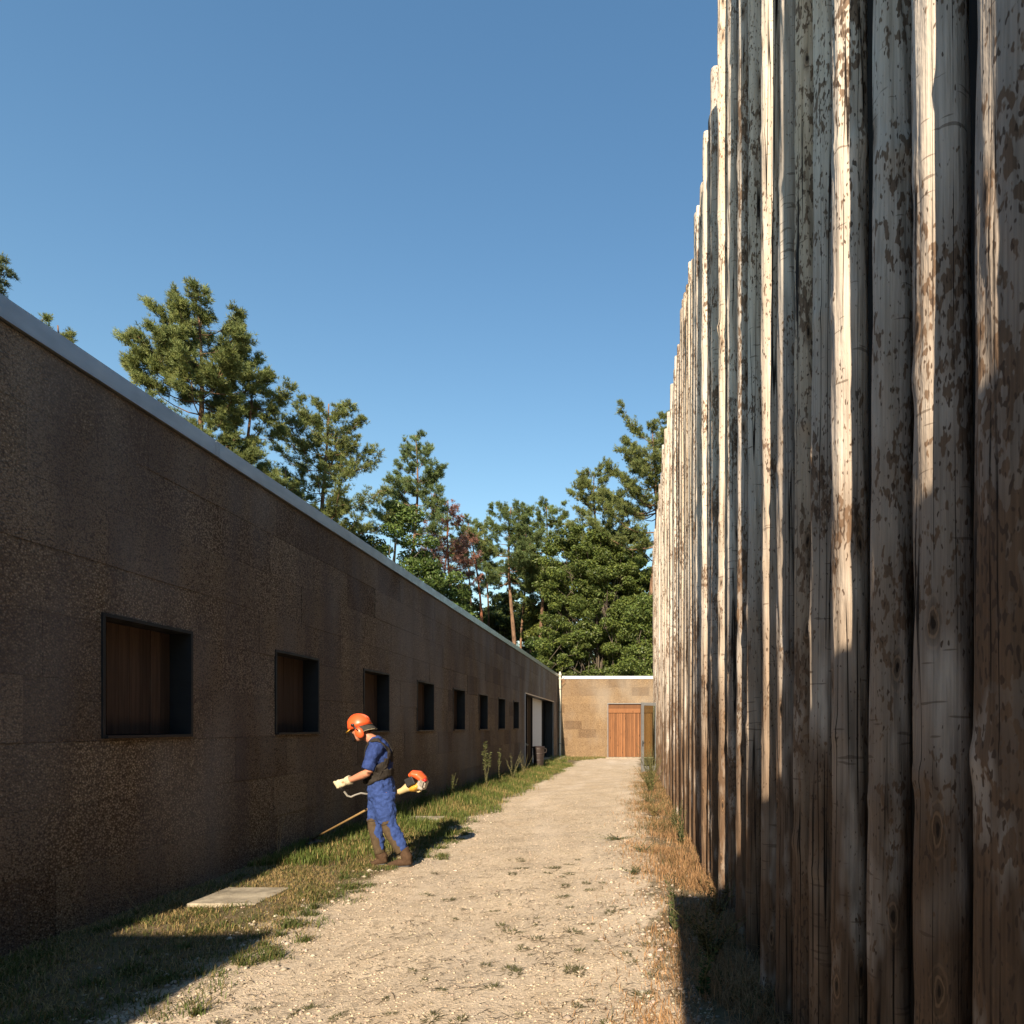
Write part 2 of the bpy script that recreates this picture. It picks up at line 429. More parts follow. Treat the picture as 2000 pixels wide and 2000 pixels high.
M['forest_floor'] = simple('forest_floor', (0.10, 0.075, 0.045), 0.95, 0.1, var=0.4, scale=0.8)
g = sheet('ground', -600, 600, -300, 1200, 30, 300, M['forest_floor'], dz=-0.06, rel=False); tag(g, kind='structure')
p = sheet('gravel_path', -2.9, 0.05, -9, 35.6, 60, 700, M['ground']); tag(p, kind='structure')
p = sheet('verge_left', -4.6, -2.9, -9, 35.6, 20, 500, M['ground']); tag(p, kind='structure')
p = sheet('verge_right', 0.05, 8.0, -9, 35.6, 60, 500, M['ground']); tag(p, kind='structure')

# ------------------------------------------------------------------ cork buildings
def cells(y0, y1, z0, z1, holes):
    """rectangle minus holes as a list of rectangles"""
    ys = sorted({y0, y1, *[min(max(v, y0), y1) for h in holes for v in h[:2]]})
    out = []
    for a, b in zip(ys, ys[1:]):
        if b-a < 1e-6: continue
        zs = [(z0, z1)]
        for (h0, h1, k0, k1) in holes:
            if h0 < b-1e-6 and h1 > a+1e-6:
                nz = []
                for (c, d) in zs:
                    if k0 >= d or k1 <= c: nz.append((c, d)); continue
                    if k0 > c: nz.append((c, k0))
                    if k1 < d: nz.append((k1, d))
                zs = nz
        for c, d in zs: out.append([a, b, c, d])
    merged = []
    for r in out:                                   # join neighbours of equal height
        for q in merged:
            if abs(q[1]-r[0]) < 1e-6 and abs(q[2]-r[2]) < 1e-6 and abs(q[3]-r[3]) < 1e-6: q[1] = r[1]; break
        else: merged.append(list(r))
    return merged

WX = -4.44
WIN = [(5.12+2.46*i, 6.145+2.46*i, 1.51, 2.54) for i in range(8)]
ENT = (24.7, 33.4, -1.0, 2.96)
TOP = 4.44
lb = empty('cork_building', (WX, 5, 0), 'long low cork-clad building with shuttered square windows on the left of the path', 'building')
w = MB()
for (a, b, c, d) in cells(-3.86, 35.3, -0.4, TOP, WIN + [ENT]):
    w.box(WX-0.40, WX-0.034, a, b, c, d)
w.box(-13.0, -12.8, -8, 41.5, -0.4, TOP); w.box(-12.8, WX-0.42, -8, -7.8, -0.4, TOP)
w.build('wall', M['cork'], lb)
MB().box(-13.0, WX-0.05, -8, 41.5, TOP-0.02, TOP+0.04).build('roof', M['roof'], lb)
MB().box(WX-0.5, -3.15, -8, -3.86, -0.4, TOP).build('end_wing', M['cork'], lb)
# coping in lengths with small laps
ys = [-3.86, 0.5, 3.5, 6.5, 9.5, 12.5, 15.5, 18.5, 21.5, 24.5, 27.5, 30.5, 35.3]
for a, b in zip(ys, ys[1:]):
    k = MB(); k.box(WX-0.30, WX+0.035, a+0.002, b-0.002, TOP+0.005+rnd.uniform(0,.004), TOP+0.165+rnd.uniform(-.004,.004))
    k.box(WX+0.0352, WX+0.0368, b-0.05, b-0.004, TOP+0.012, TOP+0.158)
    k.build('coping', M['coping'], lb, bevel=0.004)
MB().box(-4.6, -3.13, -8, -3.84, TOP+0.005, TOP+0.175).build('coping', M['coping'], lb)

def panels(parent, rows, u0, u1, holes, plane, length=1.0, top=TOP, z0=-0.25, seed=3, mat='cork'):
    rr = random.Random(seed); h = (top - 0.0)/rows
    for r_ in range(rows):
        za, zb = (r_*h, (r_+1)*h)
        if r_ == 0: za = z0
        u = u0 - rr.uniform(0.1, 0.9)
        while u < u1:
            a, b = max(u, u0), min(u+length, u1); u += length
            if b-a < 0.03: continue
            off = rr.uniform(-0.006, 0.003); g_ = 0.002
            mb = MB()
            for (c, d, e, f) in cells(a+g_, b-g_, za+g_, zb-g_, holes): mb.box(*plane(c, d, e, f, off))
            if mb.v: mb.build('cork_panel', M[mat], parent)

hol = [(a-0.012, b+0.012, c-0.012, d+0.012) for (a, b, c, d) in WIN] + [(ENT[0]-0.01, ENT[1]+0.01, -1, ENT[3]+0.01)]
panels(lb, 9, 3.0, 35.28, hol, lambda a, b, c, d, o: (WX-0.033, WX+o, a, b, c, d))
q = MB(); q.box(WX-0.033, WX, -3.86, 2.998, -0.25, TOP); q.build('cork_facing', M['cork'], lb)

for i, (a, b, c, d) in enumerate(WIN):
    fr = MB(); x1 = WX+0.012; x0 = WX-0.26; t = 0.018
    fr.box(x0, x1, a-0.010, a+t, c-0.010, d+0.010); fr.box(x0, x1, b-t, b+0.010, c-0.010, d+0.010)
    fr.box(x0, x1, a+t, b-t, d-t, d+0.010)
    fr.box(x0-0.02, x0, a-0.05, b+0.05, c-0.05, d+0.05)
    wnd = empty('window', (WX, a, c)); wnd.parent = lb; wnd.location = Vector((WX, a, c)) - Vector(lb.location)
    def sub(mb, name, mat, bevel=0):
        o = mb.build(name, mat, None, bevel=bevel); o.parent = wnd; o.location = -Vector((WX, a, c)); return o
    sub(fr, 'frame', M['black_metal'])
    sub(MB().box(x0, x1+0.02, a+t, b-t, c-0.010, c+0.014), 'sill', M['black_metal'])
    n = 8; y = a+t+0.004; wd = (b-a-2*t-0.008)/n
    for k in range(n):
        sub(MB().box(WX-0.225+rnd.uniform(-.003, .003), WX-0.200+rnd.uniform(-.003, .003), y+0.002, y+wd-0.002, c+0.02, d-t-0.004), 'board', M['shutter'], 0.003)
        y += wd

# entrance recess
e0, e1, _, et = ENT; RX = WX-0.45
def part(mb, name, mat, parent=lb, bevel=0): return mb.build(name, mat, parent, bevel=bevel)
part(MB().box(RX-0.1, WX-0.02, e0+0.01, e1-0.01, et-0.001, et+0.10), 'entrance_soffit', M['black_metal'])
part(MB().box(WX-0.02, WX+0.02, e0-0.02, e1+0.02, et-0.03, et+0.012), 'head_trim', M['coping'])
part(MB().box(WX-0.02, WX+0.025, e0-0.05, e0-0.005, -0.3, et-0.031), 'corner_trim', M['white'])
part(MB().box(RX-0.06, RX, 29.05, 32.05, -0.2, et-0.002), 'white_panel', M['white'])
for (a, b) in ((24.71, 26.15), (26.20, 27.6), (27.65, 29.0), (32.1, 33.39)):
    part(MB().box(RX-0.05, RX-0.02, a, b, -0.2, et-0.002), 'glass_panel', M['darkglass'])
for a in (26.15, 27.6, 29.0, 32.05):
    part(MB().box(RX-0.06, RX+0.03, a, a+0.05, -0.2, et-0.002), 'mullion', M['black_metal'])
part(MB().box(RX, WX, e1-0.03, e1-0.008, -0.3, et-0.002), 'jamb', M['black_metal'])
part(MB().box(WX-0.06, WX-0.01, e1-0.09, e1-0.035, -0.2, et-0.032), 'jamb_trim', M['grey_metal'])
part(MB().box(RX-0.5, WX+0.55, 31.2, 34.3, -0.35, -0.06), 'doorstep', M['concrete'], bevel=0.015)
part(MB().box(RX-0.5, WX-0.02, e0+0.02, 31.18, -0.4, -0.13), 'recess_floor', M['concrete'])

# back building
BY = 35.3
bb = empty('cork_building', (0, BY, -0.19), 'sunlit tan cork-clad building closing the far end of the path', 'building')
DOOR = (-1.59, 1.75, -0.6, 2.93)
w = MB()
for (a, b, c, d) in cells(WX-0.3, 9.0, -0.5, 4.33, [DOOR]): w.box(a, b, BY+0.034, BY+0.40, c, d)
w.box(-12.7, 9.0, 41.3, 41.5, -0.5, 4.3); w.box(8.8, 9.0, BY+0.42, 41.28, -0.5, 4.3)
w.build('wall', M['cork_lit'], bb)
MB().box(WX-0.2, 9.0, BY+0.05, 41.5, 4.30, 4.345).build('roof', M['roof'], bb)
xs_ = [WX+0.045, -1.42, 2.0, 9.0]
for a, b in zip(xs_, xs_[1:]):
    k = MB().box(a+0.002, b-0.002, BY-0.035, BY+0.25, 4.335, 4.50)
    k.box(a-0.03 if a > -4 else a+0.003, a+0.04, BY-0.0406, BY-0.0352, 4.337, 4.497)
    k.build('coping', M['coping'], bb, bevel=0.004)
panels(bb, 9, WX+0.005, 3.2, [(DOOR[0]-0.01, DOOR[1]+0.01, -1, DOOR[3]+0.01)], lambda a, b, c, d, o: (a, b, BY+o, BY+0.033, c, d), top=4.33, z0=-0.4, seed=8, mat='cork_lit')
MB().box(3.2, 9.0, BY, BY+0.033, -0.4, 4.33).build('cork_facing', M['cork_lit'], bb)
dr = empty('barn_door', (0, 0, 0)); dr.parent = bb
def dsub(mb, name, mat, bevel=0):
    o = mb.build(name, mat, None, bevel=bevel); o.parent = dr; o.location = -Vector(bb.location); return o
x0, x1, _, dz1 = DOOR
dsub(MB().box(x0, x1, BY+0.14, BY+0.18, -0.3, dz1), 'backing', M['darkwood'])
k = MB(); k.box(x0-0.012, x0+0.03, BY-0.012, BY+0.138, -0.3, dz1+0.012); k.box(x1-0.03, x1+0.012, BY-0.012, BY+0.138, -0.3, dz1+0.012)
k.box(x0+0.03, x1-0.03, BY-0.012, BY+0.138, dz1-0.03, dz1+0.012)
dsub(k, 'door_frame', M['grey_metal'])
u = x0+0.034; leaf_ends = (x0+0.85, x0+1.86, x0+2.6)
seams = []
while u < x1-0.05:
    v = min(u+0.118, x1-0.034)
    dsub(MB().box(u+0.003, v-0.003, BY+0.085+rnd.uniform(-.004, .004), BY+0.12, -0.15, 2.36), 'board', M['door'], 0.004)
    u = v
    if any(abs(u-s) < 0.06 for s in leaf_ends): u += 0.022
for (a, b) in ((x0+0.034, x0+1.86), (x0+1.875, x1-0.034)):
    for (c, d) in ((2.385, 2.64), (2.645, dz1-0.034)):
        dsub(MB().box(a, b, BY+0.08, BY+0.12, c, d), 'lintel_board', M['door'], 0.004)
dsub(MB().box(x0-0.05, x1, BY-0.55, BY+0.13, -0.5, -0.155), 'threshold', M['concrete'], 0.01)

# gatehouse behind the viewpoint whose shade falls on the near palisade
gh = empty('gatehouse', (1.5, -4, 0), 'cork-clad gatehouse beside the start of the palisade, shading its first logs', 'building')
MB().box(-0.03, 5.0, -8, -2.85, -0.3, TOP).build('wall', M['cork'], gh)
MB().box(-0.06, 5.03, -8.03, -2.82, TOP+0.004, TOP+0.175).build('coping', M['coping'], gh)

# ------------------------------------------------------------------ palisade
pal = empty('log_palisade', (0.9, 12, 0), 'tall palisade of peeled upright logs along the right of the path', 'palisade')
def top_h(y): return float(np.interp(y, [0, 9, 11, 14.7, 20, 26], [8.2, 8.12, 8.5, 9.0, 9.35, 9.3]))

def make_log(cx, cy, r0, H, seed, seg, rings):
    g = np.random.default_rng(seed)
    zb = gz(cy) - 0.25
    z = np.linspace(zb, H, rings); t = (z - zb)/(H - zb)
    ang = np.linspace(0, 2*np.pi, seg, endpoint=False)          # 0 = +x (hidden back)
    A, Z = np.meshgrid(ang, z)
    rad = r0*(1.0 - 0.16*t)[:, None]*np.ones_like(A)
    for f, am in ((1, .003), (2, .0035), (3, .003), (5, .002)):
        ph = g.uniform(0, 6.28, 3); fz = g.uniform(0.4, 1.6)
        rad += am*np.cos(f*A + ph[0] + 0.6*np.sin(fz*Z+ph[1]))*(0.6+0.4*np.sin(fz*1.7*Z+ph[2]))
    if seg >= 32:
        for k in range(5):
            ph = g.uniform(0, 6.28, 2); rad += 0.0011*np.sin(g.integers(4, 11)*A + g.uniform(4, 14)*Z + ph[0])
        zz = zb + g.uniform(0.2, 0.9)
        while zz < H:                                            # branch whorls
            for k in range(g.integers(1, 4)):
                a0 = g.uniform(2.2, 5.4); s_z = g.uniform(.025, .05); s_a = g.uniform(.025, .045)/r0
                am = g.uniform(.004, .013)
                da = (A - a0 + np.pi) % (2*np.pi) - np.pi
                d2 = (da/s_a)**2 + ((Z-zz)/s_z)**2
                rad += am*np.exp(-d2) - 0.7*am*np.exp(-d2*7)
            zz += g.uniform(0.55, 1.15)
        for k in range(2):                                       # long drying checks
            a0 = g.uniform(3.3, 5.2); za, zc = sorted(g.uniform(zb, H, 2)); zc = max(zc, za+1.5)
            ac = a0 + 0.10*np.sin(Z*0.7 + g.uniform(0, 6))
            w_ = np.clip(np.minimum(Z-za, zc-Z)/0.5, 0, 1)
            da = (A - ac + np.pi) % (2*np.pi) - np.pi
            rad -= 0.004*w_*np.exp(-(da/(0.55*2*np.pi/seg))**2)
    bx = 0.006*np.sin(z*0.45+g.uniform(0, 6.28)) + 0.003*np.sin(z*1.4+g.uniform(0, 6.28)); by = 0.008*np.sin(z*0.6+g.uniform(0, 6.28))
    lean = g.normal(0, 0.0012) if cy > 4 else g.normal(0, .0006)
    X = cx + bx[:, None] + lean*(z-1)[:, None] + rad*np.cos(A); Y = cy + by[:, None] + rad*np.sin(A)
    V = np.stack([X, Y, Z], -1).reshape(-1, 3)
    U = np.stack([A*r0, Z - zb], -1).reshape(-1, 2)
    # seam column so that the texture does not wrap
    i = np.arange(rings-1)[:, None]*seg + np.arange(seg)[None, :]
    j = np.arange(rings-1)[:, None]*seg + (np.arange(seg)[None, :]+1) % seg
    F = np.stack([i, j, j+seg, i+seg], -1).reshape(-1, 4)
    # rounded top: two shrinking rings
    nb = len(V); c = V[-seg:].mean(0); last = (rings-1)*seg
    ring1 = c + (V[-seg:]-c)*0.90 + np.array([0, 0, 0.03]); ring2 = c + (V[-seg:]-c)*0.45 + np.array([0, 0, 0.042]); ring3 = c + (V[-seg:]-c)*0.02 + np.array([0, 0, 0.045])
    V = np.vstack([V, ring1, ring2, ring3]); ul = U[-seg:]
    U = np.vstack([U, ul+[0, .03], ul+[0, .1], ul+[0, .16]])
    k = np.arange(seg); k2 = (k+1) % seg
    F = np.vstack([F] + [np.stack([s0+k, s0+k2, s1+k2, s1+k], -1) for s0, s1 in ((last, nb), (nb, nb+seg), (nb+seg, nb+2*seg))])
    return mesh_np('log', V, F, M['log'], pal, smooth=True, uv=U)

near = [  # y of the log, left face x, radius
 (-.02,.766,.075),(0.33,.762,.075),(0.68,.760,.075),(1.02,.765,.075),
 (1.380,0.776,0.0860),(1.669,0.761,0.0745),(2.023,0.775,0.0665),(2.310,0.733,0.0700),(2.644,0.754,0.0640),(2.986,0.776,0.0630),(3.309,0.760,0.0630),(3.608,0.732,0.0670),(4.241,0.768,0.0620),(4.575,0.752,0.0640),(5.171,0.772,0.0640),(5.447,0.736,0.0670),(6.200,0.760,0.0640)]
logs = list(near); y = 6.51
while y < 26.6:
    r_ = rnd.uniform(.054, .070)
    logs.append((y, 0.752 + rnd.choice((-.028, -.016, .0, .008, .018, .026)) + rnd.uniform(-.006, .006), r_)); y += rnd.uniform(.22, .34)
for i, (y, xl, r_) in enumerate(logs):
    H = top_h(y) + rnd.uniform(-.14, .14)
    if y < 4.0: make_log(xl+r_, y, r_, H, 100+i, 56, 300)
    elif y < 8: make_log(xl+r_, y, r_, H, 100+i, 36, 200)
    else: make_log(xl+r_, y, r_, H, 100+i, 20, 90)
MB().box(0.965, 1.05, -0.2, 26.6, -0.4, 7.7).build('backing', M['darkwood'], pal)


# ------------------------------------------------------------------ trees
def unit(a): return a/np.maximum(1e-9, np.linalg.norm(a, axis=-1, keepdims=True))

def tuft_mesh(P, A, g, n=10, L=0.22, wdt=0.022, spread=0.75):
    """needle tufts: n thin triangles from each point, fanned round an axis"""
    m = len(P); P = np.repeat(P, n, 0); A = np.repeat(A, n, 0)
    d = unit(A + g.normal(0, spread, (m*n, 3)))
    side = unit(np.cross(d, g.normal(0, 1, (m*n, 3))))
    ln = L*g.uniform(0.7, 1.25, (m*n, 1))
    a = P - side*wdt*0.5; b = P + side*wdt*0.5
    c = P + d*ln + side*wdt*0.25; e = P + d*ln - side*wdt*0.25
    V = np.stack([a, b, c, e], 1).reshape(-1, 3)
    F = np.arange(m*n*4).reshape(-1, 4)
    return V, F

def branch_mesh(mb, pts, r0, r1, seg=5):
    n = len(pts); mb.loft(pts, [r0+(r1-r0)*i/(n-1) for i in range(n)], seg=seg, side=(0.3, 0.9, 0.2), cap=False)

def pine(label, x, y, H, crown_base, Rc, seed, lean=(0, 0), prof=None, nbr=46, tone=(0.085, 0.098, 0.030), dens=1.0, bare=0.25, trunk_r=0.20, bark='bark_pine', dead=False, nl=14, needle=0.15):
    g = np.random.default_rng(seed); zb = -0.3
    root = empty('dead_pine_tree' if dead else 'pine_tree', (x, y, zb), label, 'tree', 'trees beyond the cork buildings')
    def axis(h):
        t = h/H
        return np.array([x + lean[0]*t + 0.25*math.sin(h*0.35+seed), y + lean[1]*t + 0.2*math.sin(h*0.28+seed*2), zb+h])
    tk = MB(); hs_ = np.linspace(0, H*0.985, 16)
    tk.loft([axis(h) for h in hs_], [trunk_r*(1-0.93*(h/H)**1.1)+0.012 for h in hs_], seg=9, side=(1, 0, 0.1))
    tk.build('trunk', M[bark], root, smooth=True)
    br = MB(); P = []; A = []; T = []
    prof = prof or (lambda u: (1-u)**0.65*(0.55+0.45*min(1, u*5)))
    Hc = H - 0.035*(H-crown_base) - .25
    hs2 = np.sort(crown_base + (Hc-crown_base)*g.beta(1.15, 1.05, nbr))
    az0 = g.uniform(0, 6.28)
    for i, h in enumerate(hs2):
        u = (h-crown_base)/(H-crown_base)
        az = az0 + i*2.399 + g.normal(0, .35)
        Lb = Rc*prof(u)*g.uniform(0.60, 1.18)+0.22
        up = 0.10 + 0.55*u + g.normal(0, .10)
        d = np.array([math.cos(az), math.sin(az), 0])
        st = axis(h); pts = []
        for k in range(6):
            s_ = k/5
            pts.append(st + d*Lb*s_ + np.array([0, 0, Lb*(up*s_*0.55 + 0.28*s_*s_ - 0.12*math.sin(s_*3.14))]) + g.normal(0, .03*Lb*s_, 3))
        branch_mesh(br, pts, max(0.012, 0.045*Lb/2.5*(1-0.5*u)), 0.008)
        pts = np.array(pts)
        ns = max(4, int(Lb*6.0))
        for q in range(ns):
            s_ = 1 - (1-bare)*g.uniform(0, 1)**1.5
            f = s_*5; k = min(4, int(f)); b0 = pts[k]+(pts[k+1]-pts[k])*(f-k)
            saz = az + g.choice((-1, 1))*g.uniform(0.2, 1.5); sl = Lb*g.uniform(0.12, 0.34)*(1.25-0.6*s_)+0.12
            e = b0 + sl*unit(np.array([math.cos(saz), math.sin(saz), g.uniform(0.1, 0.9)]))
            if g.uniform() < 0.5: branch_mesh(br, [b0, (b0+e)/2+[0, 0, -.03], e], 0.010, 0.005, 3)
            nt_ = max(3, int(dens*(10+22*sl)))
            w_ = g.uniform(0.25, 1.0, (nt_, 1))
            pp = b0 + (e-b0)*w_ + g.normal(0, 0.055+0.055*sl, (nt_, 3))
            P.append(pp); A.append(np.repeat((unit(e-b0)*0.8 + np.array([0, 0, 0.55]))[None], nt_, 0))
            T.append(np.full(nt_, g.uniform(0.78, 1.22)))
    br.build('limbs', M[bark], root)
    P = np.vstack(P); A = np.vstack(A); T = np.concatenate(T)
    V, F = tuft_mesh(P, A, g, nl, needle, .017)
    k = np.repeat(T*g.uniform(0.8, 1.2, len(T)), nl*4)[:, None]
    yel = np.repeat(g.uniform(0, 1, len(T)), nl*4)[:, None]
    col = 1.98*np.array(tone)[None]*np.array([[.94, 1.0, 1.12]])*k*(1+np.array([[.38, .20, 0.0]])*(yel-0.4))
    o = mesh_np('crown', V, F, M['needles'], root, tint=col)
    return root, axis

def blobs_leaves(g, blobs, n, size, tone, shell=0.55):
    """leaf quads scattered through a set of clumps (centre, radii)"""
    C = np.array([b[0] for b in blobs]); Rr = np.array([b[1] for b in blobs]); wgt = Rr.prod(1)**0.67
    k = g.choice(len(blobs), n, p=wgt/wgt.sum())
    d = unit(g.normal(0, 1, (n, 3))); rad = g.uniform(0, 1, (n, 1))**0.45
    rad = np.where(g.uniform(0, 1, (n, 1)) < shell, 0.85+0.25*g.uniform(0, 1, (n, 1)), rad)
    # broken outline: clumpy twigs
    P = C[k] + d*rad*Rr[k]
    tw = g.normal(0, 1, (n, 3)); nrm = unit(d*0.6 + np.array([0, 0, 0.5]) + 0.75*tw)
    a = unit(np.cross(nrm, g.normal(0, 1, (n, 3)))); b = np.cross(nrm, a)
    s = size*g.uniform(0.6, 1.35, (n, 1))
    V = np.stack([P-a*s*0.9, P-b*s*0.42+a*s*0.05, P+a*s*0.9, P+b*s*0.42+a*s*0.05], 1).reshape(-1, 3)
    F = np.arange(n*4).reshape(-1, 4)
    bt = g.uniform(0.75, 1.2, len(blobs))[k]*g.uniform(0.7, 1.3, n)
    yel = g.uniform(0, 1, n)
    col = 1.8*np.array(tone)[None]*np.array([[1.08, 1.0, 1.0]])*bt[:, None]*(1+np.array([[.5, .25, 0.0]])*(yel[:, None]-0.4))
    return V, F, np.repeat(col, 4, 0)

def broadleaf(label, x, y, H, crown, seed, nblob=60, nleaf=42000, leaf=0.13, tone=(0.055, 0.085, 0.022), trunk_r=0.22, bark='bark_oak', name='broadleaf_tree', sub=(0.35, 0.75), shell=0.45):
    """crown: list of (cx, cz, rx, rz, ry) lobes relative to the trunk foot"""
    g = np.random.default_rng(seed); zb = -0.3
    root = empty(name, (x, y, zb), label, 'tree', 'trees beyond the cork buildings')
    tk = MB(); top = np.array([x+g.normal(0, .4), y, zb+H*0.8])
    pts = [np.array([x, y, zb])*(1-t)+top*t + np.array([0.25*math.sin(5*t+seed), 0.2*math.sin(4*t), 0]) for t in np.linspace(0, 1, 9)]
    tk.loft(pts, [trunk_r*(1-0.85*t)+0.02 for t in np.linspace(0, 1, 9)], seg=9, side=(1, 0, .1))
    tk.build('trunk', M[bark], root, smooth=True)
    blobs = []; lm = MB()
    wts = np.array([c[2]*c[3]*c[4] for c in crown])**0.67; wts /= wts.sum()
    for i in range(nblob):
        c = crown[g.choice(len(crown), p=wts)]
        d = unit(g.normal(0, 1, 3)); rr = g.uniform(0.2, 1.0)**0.5
        ctr = np.array([x+c[0]+d[0]*rr*c[2], y+d[1]*rr*c[4], zb+c[1]+d[2]*rr*c[3]])
        r_ = g.uniform(*sub); blobs.append((ctr, np.array([r_*1.25, r_*1.25, r_*0.8])))
        if g.uniform() < 0.75:
            s0 = pts[int(g.integers(2, 8))]; midp = (np.array(s0)+ctr)/2 + g.normal(0, .25, 3) + [0, 0, .2]
            branch_mesh(lm, [s0, midp, ctr], 0.035, 0.012, 4)
    lm.build('limbs', M[bark], root)
    V, F, c = blobs_leaves(g, blobs, nleaf, leaf, tone, shell)
    mesh_np('crown', V, F, M['leaves'], root, tint=c)
    return root

def at(px, Y): return (px-1241)*Y/1200.0
def zt(py, Y): return 1.6 + (1419-py)*Y/1200.0 + 0.3

pine('large bushy pine, the tallest one behind the left building', at(362, 25), 25, zt(592, 25), 10.6, 3.0, 21, lean=(0.2, 0.3), nbr=86, dens=1.25, bare=.42, trunk_r=.27, prof=lambda u: (1.0-0.52*u)*(0.8+0.2*math.sin(u*14)) if u < .82 else 0.57*(1-(u-.82)/.18)**.6)
pine('slimmer pine standing close on the right of the tallest pine', at(452, 27), 27, zt(730, 27), 9.6, 1.9, 33, lean=(0.6, 0), nbr=34, dens=0.85, bare=.5, trunk_r=.20, prof=lambda u: (0.80+0.25*math.sin(u*9)) if u < .8 else .65*(1-(u-.8)/.2)**.5)
pine('open-branched pine in the middle of the row behind the left building', at(652, 32), 32, zt(775, 32), 10.0, 3.5, 45, lean=(-0.6, 0), nbr=46, dens=0.85, trunk_r=.22, bare=.35)
pine('small conical pine rising above leafy trees near the red-brown tree', at(806, 38), 38, zt(840, 38), 13.0, 2.4, 52, nbr=40, dens=0.9, trunk_r=.2, tone=(.07, .092, .032))
pine('dark pine cut off by the left edge of the picture', at(-38, 22), 22, zt(455, 22), 12.0, 2.3, 61, nbr=44, dens=1.0, tone=(.05, .06, .022))
pine('pine whose tip just shows over the roof coping', at(100, 30), 30, zt(618, 30), 14.0, 2.2, 64, nbr=26, dens=1.0)
pine('low pine tip at roof edge, right of another tip', at(139, 31), 31, zt(672, 31), 14, 1.4, 66, nbr=14, dens=1.0)
pine('bushy young pine below the open-branched pine', at(560, 30), 30, zt(905, 30), 6.0, 2.6, 68, nbr=40, dens=1.1, tone=(.075, .09, .028))
pine('tall pine with leafy mass below it beside the palisade', at(1272, 44), 44, zt(830, 44), 13.5, 4.6, 71, lean=(.2, 0), nbr=52, dens=0.95, trunk_r=.28, prof=lambda u: (1.0-0.6*u) if u < .85 else .42*(1-(u-.85)/.15)**.5+.06, bare=.4)
pine('bushy pine top rising between the oak and the tall right pine', at(1172, 47), 47.5, zt(905, 47), 14.5, 2.9, 73, lean=(-.3, 0), nbr=44, dens=1.05, trunk_r=.22)
pine('pine with a pale bare trunk standing in front of the dark wood', at(1000, 47), 47, zt(985, 47), 12.6, 3.2, 75, nbr=40, dens=1.0, trunk_r=.24, tone=(.065, .085, .028))
pine('round-topped pine between the bare-trunked pine and the leafy oak', at(1062, 50), 50, zt(975, 50), 12.0, 3.4, 77, nbr=46, dens=1.0, trunk_r=.22, tone=(.075, .095, .026))
pine('leaning pine with a reddish trunk left of the pale bare trunk', at(965, 46), 46, zt(1010, 46), 13.5, 1.3, 79, lean=(-1.9, 0), nbr=18, dens=.5, trunk_r=.16, bark='bark_red')
pine('dying pine with red-brown needles between green crowns', at(880, 44), 44, zt(970, 44), 11.0, 2.3, 81, nbr=42, dens=.5, tone=(.135, .070, .052), dead=True, bark='bark_red', trunk_r=.16, needle=.13)
pine('second red-trunked pine half hidden behind the dying pine', at(868, 49), 49, zt(1000, 49), 12.5, 1.8, 83, nbr=22, dens=.6, bark='bark_red', trunk_r=.15)
for i, (px, Y, w_) in enumerate(((1022, 52, .16), (1036, 55, .13), (950, 54, .14), (918, 50, .12))):
    pine(['bare trunk seen under the round-topped pine', 'thin bare trunk farther back in the gap under the pines', 'dark trunk behind the leaning red pine', 'slim trunk between the dying pine and the leaning pine'][i],
         at(px, Y), Y, zt(1010, Y), 12.5, 2.0, 90+i, nbr=22, dens=.8, trunk_r=w_, tone=(.05, .07, .022))

broadleaf('dense leafy tree at the roof line below the small conical pine', at(775, 34), 34, 15.0, [(0, 11.3, 1.9, 3.0, 1.8), (-.5, 8.6, 2.3, 2.4, 2.0), (1.0, 9.3, 1.5, 2.5, 1.6), (.2, 5.8, 2.6, 2.6, 2.0)], 121, nblob=120, nleaf=72000, leaf=.105, tone=(.040, .068, .018))
broadleaf('dark leafy tree behind the left roof, under the middle pine', at(690, 36), 36, 13.5, [(0, 11.2, 1.4, 2.4, 1.4), (-.6, 8.5, 2.2, 2.2, 1.6)], 123, nblob=60, nleaf=24000, leaf=.12, tone=(.030, .045, .015))
broadleaf('leafy tree with loose sprays left of the leaning red pine', at(880, 40), 40, 12.5, [(0, 9.0, 1.4, 3.2, 1.4), (.8, 6.0, 1.9, 2.8, 1.6), (1.9, 4.6, 1.3, 1.8, 1.2)], 127, nblob=90, nleaf=32000, leaf=.13, tone=(.045, .075, .020))
broadleaf('broad dense oak rising behind the far wall', at(1165, 45), 45, 17.0, [(-1.2, 13.2, 3.4, 3.2, 3.0), (1.0, 12.5, 2.6, 3.0, 2.6), (0, 9.6, 4.2, 3.2, 3.2), (-.5, 6.4, 4.4, 2.8, 3.2), (1.2, 4.4, 4.0, 2.2, 3.0), (2.6, 8.0, 2.2, 4, 2.4)], 131, nblob=620, nleaf=210000, leaf=.112, tone=(.050, .074, .019), trunk_r=.35, sub=(.22, .58), shell=.40)
broadleaf('low dark leafy tree in the corner above the downpipe', at(1085, 48), 48, 9.0, [(0, 6.5, 2.4, 2.6, 2.2), (-.8, 4.5, 2.0, 1.6, 2.0), (1.6, 4.5, 2.2, 1.8, 2.0)], 137, nblob=110, nleaf=60000, leaf=.12, tone=(.034, .060, .015))
broadleaf('olive leafy tree against the palisade, under the tall pine', at(1262, 41.5), 41.8, 12.0, [(0, 9.2, 1.5, 2.6, 1.6), (.6, 6.2, 2.0, 2.4, 1.8), (-.2, 4.4, 1.6, 1.6, 1.4)], 139, nblob=90, nleaf=42000, leaf=.11, tone=(.052, .078, .020))
